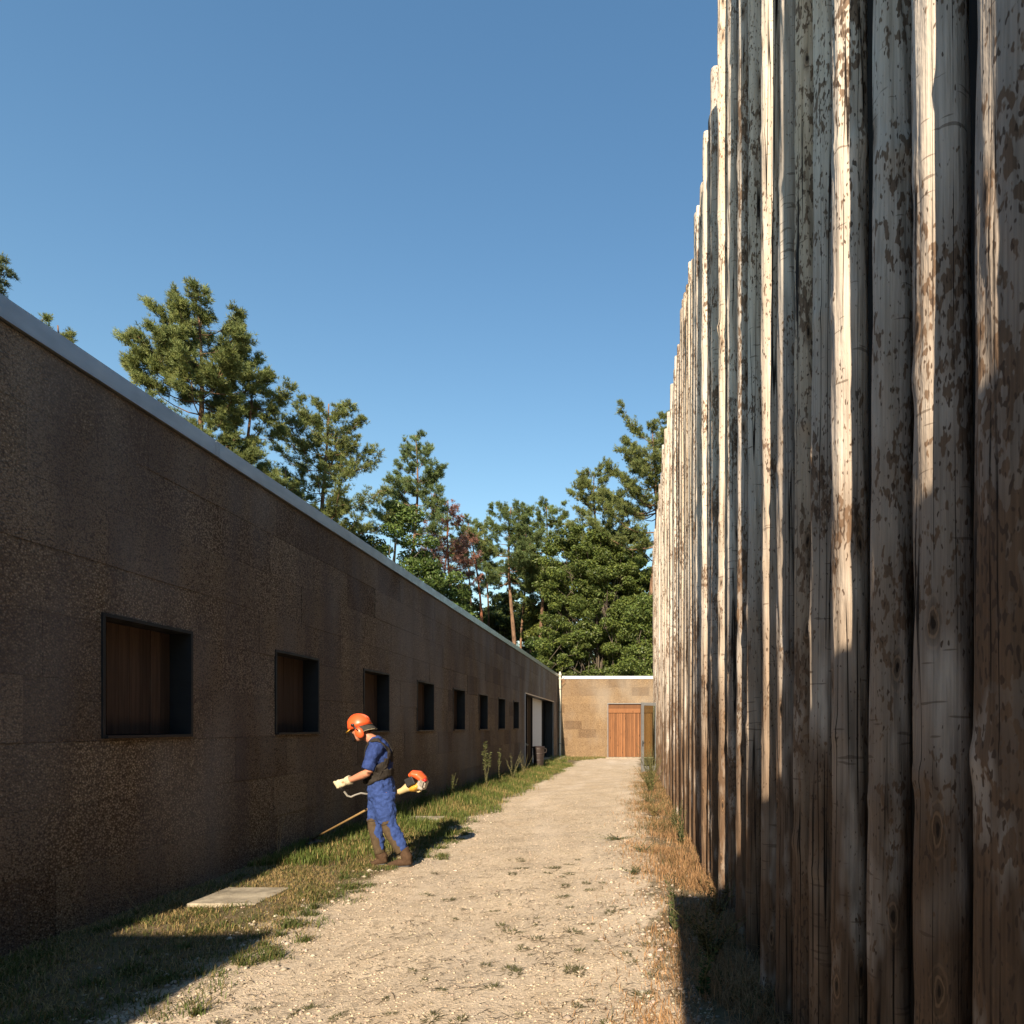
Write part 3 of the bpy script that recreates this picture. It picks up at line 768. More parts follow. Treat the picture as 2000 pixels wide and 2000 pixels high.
broadleaf('leafy tree behind the far end of the left roof', at(945, 43), 43.5, 8.6, [(0, 6.0, 1.6, 1.8, 1.5), (1.6, 4.9, 1.2, 1.2, 1.2), (-2.2, 7.0, 1.6, 2.0, 1.5)], 143, nblob=90, nleaf=42000, leaf=.11, tone=(.034, .056, .016))

broadleaf('loose leafy tree with sky showing through, below the tall pine', at(1222, 46), 46.5, 17.5, [(0, 15.2, 1.9, 2.2, 1.8), (-1.6, 14.4, 1.6, 1.8, 1.6), (.6, 12.6, 2.0, 2.2, 1.8)], 151, nblob=110, nleaf=36000, leaf=.12, tone=(.045, .066, .020), sub=(.22, .5), shell=.3)
broadleaf('olive leafy tree filling the wood left of the oak', at(1075, 52), 52, 17.0, [(0, 13.5, 2.2, 2.6, 2.0), (-.3, 10.4, 2.0, 2.4, 2.0)], 153, nblob=110, nleaf=46000, leaf=.125, tone=(.060, .080, .020), sub=(.25, .6), shell=.35)
broadleaf('shadowy leafy tree between the reddish trunks', at(905, 52), 52, 14.5, [(0, 10.5, 1.8, 3.2, 1.8), (1.2, 7.6, 1.8, 2.2, 1.8), (-1.0, 6.6, 2.0, 2.4, 1.8)], 157, nblob=110, nleaf=34000, leaf=.15, tone=(.036, .054, .017), sub=(.25, .6), shell=.35)
broadleaf('low leafy tree behind the roof edge at the foot of the pale trunk', at(975, 56), 56, 13.0, [(-.2, 10.6, 1.8, 2.2, 1.6), (-1.8, 9.2, 1.7, 2.4, 1.6)], 159, nblob=80, nleaf=22000, leaf=.16, tone=(.040, .060, .018), sub=(.25, .6), shell=.35)
broadleaf('dim leafy tree seen behind the pale bare trunk', at(1010, 60), 60, 15.5, [(-.6, 13.0, 2.4, 2.2, 1.8), (1.7, 10.6, 1.7, 2.0, 1.6), (-2.9, 11.6, 1.9, 2.6, 1.6)], 161, nblob=120, nleaf=26000, leaf=.17, tone=(.034, .050, .018), sub=(.25, .6), shell=.3)
# far wood behind everything: a countless mass
g = np.random.default_rng(5); bl = []
for i in range(260):
    xx = g.uniform(-62, 30); yy = g.uniform(66, 84); hh = g.uniform(5, 15)
    bl.append((np.array([xx, yy, hh*g.uniform(.4, 1)]), np.array([1.6, 1.6, 1.4])*g.uniform(.7, 1.5)))
V, F, c = blobs_leaves(g, bl, 60000, .26, (.040, .062, .020), .5)
o = mesh_np('far_wood', V, F, M['leaves'], tint=c); tag(o, 'dim green wood far behind the tree trunks', 'wood', kind='stuff')

# ------------------------------------------------------------------ grass, stones, litter
def ground_z(x, y): return gz_np(y) + relief(x, y)

def blades(g, X, Y, Hh, wd, tone, tone2, mixp, lean=0.5, droop=0.5, curl=None):
    n = len(X); Z = ground_z(X, Y) - 0.004
    P = np.stack([X, Y, Z], -1); az = g.uniform(0, 6.28, n)
    d = np.stack([np.cos(az), np.sin(az), np.zeros(n)], -1); side = np.stack([-np.sin(az), np.cos(az), np.zeros(n)], -1)
    ln = (lean*g.uniform(0.1, 1.0, n))[:, None]; Hh = Hh[:, None]; w = (wd*g.uniform(.7, 1.3, n))[:, None]
    m1 = P + np.array([0, 0, 1])*Hh*0.55 + d*Hh*ln*0.35
    tip = P + np.array([0, 0, 1])*Hh*(1.0-droop*ln*0.6) + d*Hh*ln*(1.0)
    V = np.stack([P-side*w, P+side*w, m1+side*w*.8, m1-side*w*.8, tip], 1).reshape(-1, 3)
    b = np.arange(n)[:, None]*5
    F = np.concatenate([b+[0, 1, 2], b+[0, 2, 3], b+[3, 2, 4]], 0)
    k = (g.uniform(0, 1, n) < mixp)[:, None] if np.ndim(mixp) == 0 else (g.uniform(0, 1, n) < mixp)[:, None]
    c = np.where(k, np.array(tone2)[None], np.array(tone)[None])*g.uniform(.6, 1.35, (n, 1))
    return V, F, np.repeat(c, 5, 0)

def patch(x, y, sc, ph):
    return 0.5+0.25*np.sin(x*sc*1.7+ph)*np.sin(y*sc*1.1+ph*2) + 0.25*np.sin(x*sc*3.1+y*sc*2.3+ph*3)

SLABS = [(-4.02, -3.40, 5.50, 6.06), (-3.98, -3.38, 10.45, 11.0)]
def off_slabs(X, Y, m=0.0):
    k = np.ones(len(X), bool)
    for (a, b, c, d) in SLABS: k &= ~((X > a-m) & (X < b+m) & (Y > c-m) & (Y < d+m))
    return k

g = np.random.default_rng(17)
def left_edge(y): return -2.78 + 0.12*np.sin(y*1.7) + 0.08*np.sin(y*4.3+1) + 0.05*np.sin(y*9+2)
# short mown turf, near part
n = 62000; X = g.uniform(-4.42, -2.45, n); Y = g.uniform(2.9, 9.5, n)
over = X - left_edge(Y)
keep = off_slabs(X, Y, -0.035-.03*np.sin(X*31)*np.sin(Y*27)) & (g.uniform(0, 1, n) < np.clip(0.95 - np.maximum(0, over+.30)*1.9, 0, 1)*np.clip(patch(X, Y, 1.9, .4)*1.5, .15, 1)*np.where(over > 0, .35, 1))
X, Y = X[keep], Y[keep]; pt = patch(X, Y, 2.6, 1.3)
V, F, c = blades(g, X, Y, g.uniform(.018, .055, len(X))*(0.7+0.7*pt), .0026, (.125, .140, .038), (.36, .265, .12), np.clip(.95-.70*pt, .2, .95), lean=1.5)
o = mesh_np('mown_grass', V, F, M['grass'], tint=c); tag(o, 'short mown grass, green and straw-brown, on the near left verge', 'grass', kind='stuff')
# greener clumps and runners along the edge of the path and in the turf
nc = 230; cy = 2.95 + 7.5*g.uniform(0, 1, nc)**1.2; cx = np.where(g.uniform(0, 1, nc) < .6, left_edge(cy)+g.normal(.02, .14, nc), g.uniform(-4.3, -2.8, nc))
k = g.integers(0, nc, 15000); sp = g.uniform(.02, .085, nc)[k]; X = cx[k]+g.normal(0, 1, 15000)*sp; Y = cy[k]+g.normal(0, 1, 15000)*sp*.8
kk = off_slabs(X, Y); X, Y, k = X[kk], Y[kk], k[kk]
V, F, c = blades(g, X, Y, g.uniform(.02, .075, len(X))*g.uniform(.6, 1.3, nc)[k], .0028, (.095, .130, .034), (.22, .18, .075), .25, lean=1.4)
o = mesh_np('edge_grass', V, F, M['grass'], tint=c); tag(o, 'ragged green grass clumps along the left edge of the path', 'grass', kind='stuff')
# long uncut turf, farther along
n = 60000; Y = 7.0 + 28*g.uniform(0, 1, n)**1.6; X = g.uniform(-4.42, -2.5, n)
over = X - left_edge(Y)
ramp_in = np.clip((Y-7.3+(X+3.2)*-1.4)/1.6, 0, 1)
recess = (Y > 24.5) & (Y < 34)
keep = off_slabs(X, Y, 0.03) & (g.uniform(0, 1, n) < ramp_in*np.clip(1.0 - np.maximum(0, over+.28)*2.2, 0, 1)*np.where(over > 0, .25, 1)) & ~((Y > 29) & (X > -3.6-0.2*np.sin(Y*3)))
X, Y = X[keep], Y[keep]; wallk = np.clip((-3.2-X)/1.1, 0, 1); pt = patch(X, Y, 1.7, 2.2)
Hh = g.uniform(.05, .13, len(X)) + wallk*g.uniform(.0, .30, len(X))**1.2*np.clip((Y-8)/3, 0.2, 1)
V, F, c = blades(g, X, Y, Hh*(.7+.6*pt), .0042, (.110, .148, .034), (.34, .26, .11), np.clip(.62-.7*pt, .05, .8), lean=.75)
o = mesh_np('tall_grass', V, F, M['grass'], tint=c); tag(o, 'longer green grass with straw patches along the far left wall', 'grass', kind='stuff')
# grass strip at the foot of the far wall
n = 9000; X = g.uniform(-4.3, -1.7, n); Y = g.uniform(29.5, 35.1, n)
keep = (Y > 31.0 + (X+4.0)*1.35 + .5*np.sin(X*3)) | (X < -3.7)
keep &= ~((X < -3.85) & (Y > 31.2) & (Y < 34.3)); X, Y = X[keep], Y[keep]
V, F, c = blades(g, X, Y, g.uniform(.04, .16, len(X)), .006, (.10, .125, .032), (.34, .26, .11), .45, lean=.8)
o = mesh_np('corner_grass', V, F, M['grass'], tint=c); tag(o, 'patch of grass in the corner below the far cork wall', 'grass', kind='stuff')
# dry straw on the right verge
def right_edge(y): return 0.02 + 0.10*np.sin(y*1.3+1) + 0.07*np.sin(y*3.7) - 0.22*np.clip((y-6)/4, 0, 1)*np.clip((22-y)/6, 0, 1)
n = 85000; X = g.uniform(-.55, .98, n); Y = 2.6 + 23*g.uniform(0, 1, n)**1.9
over = right_edge(Y) - X; d_ = np.clip((X-right_edge(Y))/.6, 0, 1)
keep = g.uniform(0, 1, n) < np.where(over > 0, .10*np.exp(-over*4), .25+.75*d_)*np.clip(patch(X, Y, 2.2, 3.3)*1.7, .12, 1)
X, Y, d_ = X[keep], Y[keep], d_[keep]; pt = patch(X, Y, 2.4, .7)
V, F, c = blades(g, X, Y, g.uniform(.025, .085, len(X))+d_*g.uniform(0, .12, len(X))*(0.4+pt), .0024, (.41, .250, .125), (.115, .120, .045), np.clip(.05+.30*(pt-.4)+.25*(Y > 9), 0, .7), lean=1.5)
o = mesh_np('dry_grass', V, F, M['grass'], tint=c); tag(o, 'dry straw-coloured grass along the foot of the palisade', 'grass', kind='stuff')

# loose stones
def stones(g, X, Y, r, name, label, tone=(.40, .335, .255)):
    n = len(X); base = np.array([[1,0,0],[0,1,0],[-1,0,0],[0,-1,0],[0,0,.75],[0,0,-.75]], float)
    q = base[None]*(r[:, None, None])*g.uniform(.65, 1.35, (n, 6, 1))
    a = g.uniform(0, 6.28, n); ca, sa = np.cos(a)[:, None], np.sin(a)[:, None]
    x, y = q[..., 0]*ca - q[..., 1]*sa, q[..., 0]*sa + q[..., 1]*ca
    V = np.stack([x*1.2+X[:, None], y+Y[:, None], q[..., 2]*.7+ground_z(X, Y)[:, None]+r[:, None]*.18], -1).reshape(-1, 3)
    t = np.array([[0,1,4],[1,2,4],[2,3,4],[3,0,4],[1,0,5],[2,1,5],[3,2,5],[0,3,5]])
    F = (np.arange(n)[:, None, None]*6 + t[None]).reshape(-1, 3)
    c = np.array(tone)[None]*g.uniform(.7, 1.35, (n, 1))*(1+.03*g.normal(0, 1, (n, 3)))
    o = mesh_np(name, V, F, M['pebble'], tint=np.repeat(np.clip(c, 0, .8), 6, 0)); tag(o, label, 'stones', kind='stuff')
n = 26000; Y = 2.8 + 12*g.uniform(0, 1, n)**2.2; X = g.uniform(-3.0, .45, n)
stones(g, X, Y, .0035+.009*g.uniform(0, 1, n)**4, 'loose_gravel', 'pale loose gravel strewn over the path')
n = 1500; Y = 2.8 + 9*g.uniform(0, 1, n)**1.5; X = np.where(g.uniform(0, 1, n) < .55, .05+.28*g.normal(0, 1, n), -2.75+.35*g.normal(0, 1, n)); X = np.clip(X, -4.3, .8)
stones(g, X, Y, .008+.020*g.uniform(0, 1, n)**3, 'edge_stones', 'larger pale stones along both edges of the path', (.40, .345, .275))
# dry clippings and twigs on the gravel
n = 4200; Y = 2.9 + 10*g.uniform(0, 1, n)**1.7; X = g.uniform(-2.9, .2, n); Z = ground_z(X, Y)+.004
cl = g.integers(0, 260, n); cx_ = g.uniform(-2.9, .1, 260); cy_ = 2.9 + 9*g.uniform(0, 1, 260)**1.6; inc = g.uniform(0, 1, n) < .55
X = np.where(inc, cx_[cl]+g.normal(0, .09, n), X); Y = np.where(inc, cy_[cl]+g.normal(0, .05, n), Y); Z = ground_z(X, Y)+.005
L = g.uniform(.015, .07, n)*np.where(g.uniform(0, 1, n) < .08, 2.4, 1); az = g.normal(0.1, .8, n); w_ = .0021
d = np.stack([np.cos(az), np.sin(az), np.zeros(n)], -1)*L[:, None]; s_ = np.stack([-np.sin(az), np.cos(az), np.zeros(n)], -1)*w_
P = np.stack([X, Y, Z], -1); bend = s_*g.normal(0, 4, (n, 1)) + np.array([0, 0, .006])
V = np.stack([P-s_, P+s_, P+d*.5+bend+s_, P+d*.5+bend-s_, P+d+s_*.3, P+d-s_*.3], 1).reshape(-1, 3); b = np.arange(n)[:, None]*6
F = np.concatenate([b+[0, 1, 2, 3], b+[3, 2, 4, 5]], 0)
c = np.where((g.uniform(0, 1, n) < .5)[:, None], np.array([[.055, .048, .022]]), np.array([[.085, .058, .034]]))*g.uniform(.6, 1.3, (n, 1))
o = mesh_np('grass_clippings', V, F, M['grass'], tint=np.repeat(c, 6, 0)); tag(o, 'dry grass clippings scattered on the gravel', 'clippings', kind='stuff')

# weed tufts on the gravel, one by one
def tuft_me(seed):
    g = np.random.default_rng(seed); n = 60
    az = g.uniform(0, 6.28, n); r_ = .035*g.uniform(0, 1, n)**.5
    P = np.stack([np.cos(az)*r_*1.5, np.sin(az)*r_, np.zeros(n)], -1); az2 = az + g.normal(0, .7, n)
    d = np.stack([np.cos(az2), np.sin(az2), g.uniform(.25, 1.1, n)], -1)*g.uniform(.018, .045, (n, 1)); s_ = np.stack([-np.sin(az2), np.cos(az2), np.zeros(n)], -1)*.0022
    V = np.stack([P-s_, P+s_, P+d*.6+s_*1.4, P+d], 1).reshape(-1, 3); b = np.arange(n)[:, None]*4
    F = np.concatenate([b+[0, 1, 2], b+[0, 2, 3]], 0)
    c = np.array([[.125, .125, .060]])*g.uniform(.6, 1.35, (n, 1))
    me = mesh_np('weed_tuft', V, F, M['grass'], tint=np.repeat(c, 4, 0)); m = me.data; bpy.data.objects.remove(me); return m
TM = [tuft_me(300+i) for i in range(5)]
for i in range(88):
    y = 3.25 + 4.2*rnd.random()**1.5; x = 0.15 - 2.4*rnd.random()**1.5 + rnd.uniform(-.1, .1)
    if x < -1.9 and rnd.random() < .6: x += 1.2
    o = bpy.data.objects.new('weed_tuft', TM[i % 5]); COL.objects.link(o)
    o.location = (x, y, float(ground_z(np.array([x]), np.array([y]))[0])); o.rotation_euler = (0, 0, rnd.uniform(0, 6.28))
    s_ = rnd.uniform(.35, 1.05); o.scale = (s_*rnd.uniform(.9, 1.7), s_, s_*rnd.uniform(.45, .8))
    tag(o, 'small flat green weed tuft growing in the gravel path', 'weed', 'weed tufts on the gravel')

# concrete covers in the verge
for (a, b, c, d), lab in zip(SLABS, ('pale square concrete slab set in the near mown verge', 'pale concrete slab half overgrown behind the worker')):
    mb = MB(); n = 10
    mb.box(a, b, c, d, -0.06, 0.016+gz(c))
    o = mb.build('concrete_slab', M['concrete'], None, bevel=.008); tag(o, lab, 'slab', 'concrete slabs in the verge')

# ------------------------------------------------------------------ single plants
def weed(name, label, cat, x, y, H, seed, stems=3, spread=.12, leaf=.05, leaves=60, tone=(.07, .095, .03), lean=(0, 0), plume=False, group='tall weeds along the walls', width=.35, stem_tone=(.14, .13, .06)):
    g = np.random.default_rng(seed); z0 = float(ground_z(np.array([x]), np.array([y]))[0])-.01
    root = empty(name, (x, y, z0), label, cat, group); st = MB(); P = []; D = []
    for k in range(stems):
        h = H*g.uniform(.65, 1.0) if k else H; az = g.uniform(0, 6.28); l_ = spread*g.uniform(.3, 1.3)
        pts = [np.array([x, y, z0]) + np.array([math.cos(az)*l_*t**1.4+lean[0]*t+.012*math.sin(9*t+k), math.sin(az)*l_*t**1.4+lean[1]*t, h*t]) for t in np.linspace(0, 1, 7)]
        branch_mesh(st, pts, .004+.002*H, .0015, 4); pts = np.array(pts)
        m = int(leaves*h/H); t = g.uniform(.08, 1.0, m)*6; i = np.minimum(5, t.astype(int)); b0 = pts[i]+(pts[i+1]-pts[i])*(t-i)[:, None]
        az2 = g.uniform(0, 6.28, m); tt = t/6
        prof = (1-.65*tt) if not plume else np.where(tt > .55, 1.1-.9*np.abs(tt-.75), .45)
        d = np.stack([np.cos(az2), np.sin(az2), g.uniform(-.2, .9, m)], -1)*(leaf*prof*g.uniform(.6, 1.3, m))[:, None]
        P.append(b0); D.append(d)
    st_o = st.build('stem', simple_stem(stem_tone), root)
    P = np.vstack(P); D = np.vstack(D); m = len(P); s_ = unit(np.cross(D, g.normal(0, 1, (m, 3))))*np.linalg.norm(D, axis=1, keepdims=True)*width*.5
    V = np.stack([P, P+D*.45+s_, P+D, P+D*.45-s_], 1).reshape(-1, 3); F = np.arange(m*4).reshape(-1, 4)
    c = np.array(tone)[None]*g.uniform(.55, 1.4, (m, 1))
    mesh_np('foliage', V, F, M['grass'], root, tint=np.repeat(c, 4, 0))
    return root
_st = {}
def simple_stem(t):
    if t not in _st: _st[t] = simple('stem_%d' % len(_st), t, .8)
    return _st[t]
weed('tall_weed', 'tallest feathery weed standing against the dark wall', 'weed', -3.88, 16.0, 1.28, 401, stems=3, spread=.10, leaf=.065, leaves=190, tone=(.10, .115, .045), plume=True)
weed('tall_weed', 'weed with a tufted top right of the tallest weed', 'weed', -3.86, 17.4, 1.05, 402, stems=2, spread=.08, leaf=.055, leaves=110, tone=(.10, .115, .045), plume=True)
weed('tall_weed', 'many-stemmed thin weed before the entrance', 'weed', -3.84, 19.2, .95, 403, stems=7, spread=.36, leaf=.06, leaves=50, tone=(.12, .12, .05))
weed('tall_weed', 'pale stalky weed in the grass beside the entrance corner', 'weed', -3.82, 21.0, .75, 404, stems=6, spread=.3, leaf=.05, leaves=40, tone=(.17, .14, .06))
weed('tall_weed', 'short mullein-like weed behind the trimmer engine', 'weed', -4.2, 12.2, .72, 405, stems=2, spread=.06, leaf=.09, leaves=90, tone=(.09, .115, .04))
weed('tall_weed', 'bushy weed in the long grass between worker and wall', 'weed', -4.1, 13.6, .62, 406, stems=6, spread=.3, leaf=.07, leaves=60, tone=(.10, .12, .04))
weed('dry_weed', 'pale leafless dry stalk forking against the left wall', 'weed', -4.33, 7.42, .70, 407, stems=2, spread=.10, leaf=.018, leaves=10, tone=(.3, .22, .1), lean=(.05, .05), stem_tone=(.34, .24, .13))
weed('dry_weed', 'low dry stalk lying by the wall base near the slab', 'weed', -4.33, 5.35, .22, 408, stems=3, spread=.22, leaf=.02, leaves=8, tone=(.3, .22, .1), stem_tone=(.30, .22, .13))
rw = [(.50, 19.6, 1.25, 14, .45, 'big bushy weed in front of the grey gate leaf', (.125, .125, .045)), (.44, 17.4, 1.0, 12, .42, 'bushy weed just nearer than the big one at the gate', (.12, .12, .042)),
      (.38, 15.2, .70, 10, .40, 'medium green weed on the right verge in mid distance', (.12, .13, .045)), (.30, 13.0, .45, 9, .35, 'low spreading weed on the right verge', (.13, .12, .05)),
      (.62, 8.35, .62, 7, .10, 'dark leafy creeper climbing the foot of a log', (.035, .055, .018)), (.60, 9.6, .42, 7, .16, 'small dark green creeper at the log feet', (.045, .065, .022)),
      (.30, 4.75, .46, 4, .10, 'upright leafy weed at the corner of the shadow', (.075, .105, .035)), (.52, 4.2, .55, 10, .28, 'thin bushy weed in the shade beside the nearest logs', (.075, .075, .03)),
      (.40, 3.65, .34, 5, .10, 'dark green weed in the shade near the bottom edge', (.05, .09, .03)), (.66, 5.0, .40, 9, .22, 'dry brown weed in the shade against the logs', (.12, .085, .04)),
      (-.02, 6.6, .10, 9, .14, 'low grey-green rosette on the stony right edge', (.07, .09, .045)), (.08, 7.9, .16, 9, .20, 'grey-green weed clump in the straw grass', (.07, .085, .045)),
      (-.28, 8.8, .07, 12, .34, 'flat green weed patch spreading onto the gravel', (.07, .085, .04)), (.33, 11.0, .34, 9, .3, 'straw-coloured seedy weed below the creeper', (.22, .17, .07))]
for i, (x, y, h, k, sp, lab, tn) in enumerate(rw):
    weed('verge_weed', lab, 'weed', x, y, h, 430+i, stems=k, spread=sp, leaf=.045 if h > .3 else .03, leaves=int((190 if i < 4 else 80) if h > .5 else 55), tone=tn, width=.38)

# ------------------------------------------------------------------ objects by the far buildings
# standing pipe with cap and arms
px, py = -4.30, 35.06
pp = empty('standing_pipe', (px, py, -.19), 'cream vertical pipe with a cap in the corner of the far wall', 'pipe')
MB().loft([(px, py, -.22), (px, py, 4.42)], .062, 14, side=(1, 0, 0)).build('tube', M['cream_metal'], pp, smooth=False)
MB().loft([(px, py, 4.4), (px, py, 4.47), (px, py, 4.5), (px, py, 4.56), (px, py, 4.64), (px, py, 4.70), (px, py, 4.74)], [.05, .05, .085, .095, .06, .055, .02], 14, side=(1, 0, 0)).build('cap', M['cream_metal'], pp)
MB().loft([(px, py, 4.28), (px, py, 4.36)], .085, 14, side=(1, 0, 0)).build('collar', M['cream_metal'], pp)
for k, z in enumerate((4.22, 4.02)):
    MB().loft([(px+.05, py-.02, z), (px+.30, py-.05, z+.22)], .016, 6).build('arm', M['bark_red'], pp)
for z in (.6, 2.4, 3.7): MB().loft([(px, py, z), (px, py, z+.05)], .070, 14, side=(1, 0, 0)).build('clip', M['grey_metal'], pp)

# waste bin
bx, by = -4.0, 25.4; z0 = gz(by)
bn = empty('waste_bin', (bx, by, z0), 'dark brown ribbed waste bin standing before the white entrance panel', 'bin')
hs_ = [0, .03, .10, .30, .33, .36, .56, .59, .62, .80, .84]
MB().loft([(bx, by, z0+h) for h in hs_], [.185, .195, .20, .215, .228, .217, .230, .243, .232, .243, .235], 22, side=(1, 0, 0)).build('body', M['bin'], bn, bevel=.004)
MB().loft([(bx, by, z0+.842), (bx, by, z0+.875), (bx, by, z0+.90), (bx, by, z0+.915)], [.258, .262, .235, .10], 22, side=(1, 0, 0)).build('lid', M['bin'], bn)
MB().loft([(bx+.235, by, z0+.80), (bx+.31, by-.01, z0+.81), (bx+.325, by-.01, z0+.74), (bx+.31, by-.01, z0+.66), (bx+.222, by, z0+.64)], .018, 8).build('handle', M['bin'], bn)
# leaning lectern board
lx, ly = -4.60, 25.3; z0 = gz(ly)-.0
lc = empty('wooden_lectern', (lx, ly, z0), 'red-brown wooden stand with a sloping top in the entrance recess', 'stand')
MB().obox((lx+.02, ly, z0+.50), (.075, 0, .012), (0, .03, 0), (-.02, 0, .50)).build('post', M['board'], lc, bevel=.006)
MB().obox((lx, ly-.02, z0+1.04), (.17, 0, -.09), (0, .16, 0), (.012, 0, .022)).build('top', M['concrete'], lc, bevel=.004)
MB().obox((lx+.03, ly+.02, z0+.015), (.14, 0, 0), (0, .14, 0), (0, 0, .02)).build('foot', M['board'], lc)

# open grey glazed gate leaf hinged on the palisade
A_ = Vector((.22, 22.85, 0)); B_ = Vector((.80, 23.2, 0)); dx = (B_-A_).normalized(); nx_ = Vector((-dx.y, dx.x, 0)); z0 = gz(23)-.02; Wg = (B_-A_).length
gt = empty('glazed_gate', (A_.x, A_.y, z0), 'narrow grey metal glazed gate leaf standing open beside the palisade', 'gate')
def gbar(u0, u1, za, zb, name, mat, th=.025, bevel=.003):
    c = A_ + dx*((u0+u1)/2); return MB().obox((c.x, c.y, z0+(za+zb)/2), dx*((u1-u0)/2), nx_*th, Vector((0, 0, (zb-za)/2))).build(name, mat, gt, bevel=bevel)
gbar(0, .105, .03, 2.62, 'stile', M['grey_metal']); gbar(Wg-.075, Wg, .03, 2.62, 'stile', M['grey_metal'])
gbar(.1055, Wg-.0755, 2.51, 2.62, 'rail', M['grey_metal']); gbar(.1055, Wg-.0755, .03, .25, 'rail', M['grey_metal'])
gbar(.106, Wg-.076, .251, 2.509, 'pane', M['glass'], .004, 0)
gbar(.03, .075, .98, 1.20, 'lock_plate', M['black_metal'], .029)
c = A_ + dx*.05 - nx_*.05
MB().loft([c+Vector((0, 0, z0+1.12))+nx_*.02, c+Vector((0, 0, z0+1.12)), c+dx*.10+Vector((0, 0, z0+1.12))], .011, 8, side=(0, 0, 1)).build('handle', M['black_metal'], gt)

# ------------------------------------------------------------------ worker with brush cutter
MY = 7.1
def mp(zx, zy, Y=MY):
    """measured profile of the worker -> a point in the vertical plane at depth Y"""
    return Vector((((600+zx/4.83)-1241)*Y/1200.0, Y, 1.6-((1350+zy/4.83)-1419)*Y/1200.0))
def mq(zx, zy, dy=0.0):
    return mp(zx, zy, MY+dy)

def cloth(name, col, rough=0.85, wr=0.25):
    m, nt, b = newmat(name, rough, 0.15); p = pos(nt)
    n = noise(nt, p, 26, 4.0, 0.6); w_ = noise(nt, mapping(nt, p, (1, 1, .45)), 22, 3.0, .6, .8)
    setc(nt, b, ramp(nt, n, [(0.3, tuple(c*.72 for c in col)), (0.7, tuple(min(1, c*1.15) for c in col))])); bump(nt, b, w_, .55, .02); return m
C_skin = simple('skin', (.42, .19, .115), .55, .4, var=.15, scale=25)
C_shirt = cloth('blue_shirt', (.027, .050, .168)); C_trous = cloth('blue_trousers', (.031, .059, .190))
C_strap = cloth('harness_webbing', (.030, .026, .022)); C_gait = cloth('gaiter_leather', (.075, .054, .032))
C_boot = cloth('boot_leather', (.070, .043, .026)); C_glove = cloth('pale_glove', (.52, .46, .31)); C_flap = cloth('grey_flap', (.045, .042, .036))
C_orange = simple('orange_plastic', (.64, .100, .028), .38, .45, var=.06); C_black = simple('black_plastic', (.012, .012, .013), .4, .5, var=.2)
C_yel = simple('yellow_plastic', (.50, .27, .035), .4, .4, var=.15); C_cream = simple('cream_plastic', (.46, .36, .19), .45, .4, var=.12)
C_alu = simple('aluminium_tube', (.52, .50, .44), .35, .5, metal=.6, var=.1); C_shaft = simple('tan_shaft', (.27, .18, .08), .4, .5, var=.12)
C_red = simple('red_cap', (.60, .02, .03), .4, .5); C_grey = simple('engine_grey', (.33, .30, .26), .5, .4, metal=.3, var=.35, scale=40)

wk = empty('person', (mq(720, 1650).x, MY, 0), 'person in blue work clothes and orange helmet mowing beside the left wall', 'person')
# one continuous body
b = MB()
b.loft([mq(700, 985), mq(698, 900), mq(690, 800), mq(682, 690), mq(672, 590), mq(655, 510), mq(625, 462), mq(600, 445)],
       [(.14, .10), (.15, .115), (.145, .115), (.155, .12), (.165, .125), (.16, .10), (.08, .065), (.06, .055)], 24)
b.loft([mq(640, 480), mq(590, 440), mq(545, 410), mq(520, 380)], [(.062, .062), (.056, .058), (.058, .062), (.06, .07)], 18)
hd = Matrix.Rotation(R(-38), 3, 'Y')
b.ball(mq(500, 372), (.095, .078, .118), 22, 16, hd)
b.ball(mq(478, 432), (.052, .050, .055), 16, 10, hd)              # jaw
b.loft([mq(440, 405), mq(428, 432), mq(436, 442)], [.012, .017, .012], 8)   # nose
for sgn, sh, el, wr_, ha in ((-1, (648, 508, -.155), (578, 768, -.225), (405, 838, -.195), (330, 865, -.18)), (1, (655, 508, .155), (690, 770, .26), (640, 870, .34), (610, 890, .37))):
    b.loft([mq(*sh), mq(*[(s_+e_)/2 for s_, e_ in zip(sh, el)]), mq(*el)], [.052, .050, .043], 14, side=(0, 1, 0))
    b.loft([mq(*el), mq(*[e_*.68+w_*.32 for e_, w_ in zip(el, wr_)]), mq(*wr_), mq(*ha)], [.043, .047, .031, .033], 14)
for hp, kn, an in (((712, 960, -.10), (765, 1235, -.115), (925, 1520, -.11)), ((672, 960, .09), (628, 1215, .075), (690, 1530, .05))):
    b.loft([mq(*hp), mq(*[(s_+e_)/2 for s_, e_ in zip(hp, kn)]), mq(*kn)], [.066, .064, .052], 16)
    b.loft([mq(*kn), mq(*[k_*.65+a_*.35 for k_, a_ in zip(kn, an)]), mq(*an)], [.056, .056, .040], 14)
body = b.build('body', C_skin, wk, remesh=.009, sm=5)
for dy in (-.036, .036):
    o = MB().ball(mq(434, 398, dy), .012, 10, 8).build('eye', C_black, wk, smooth=True)

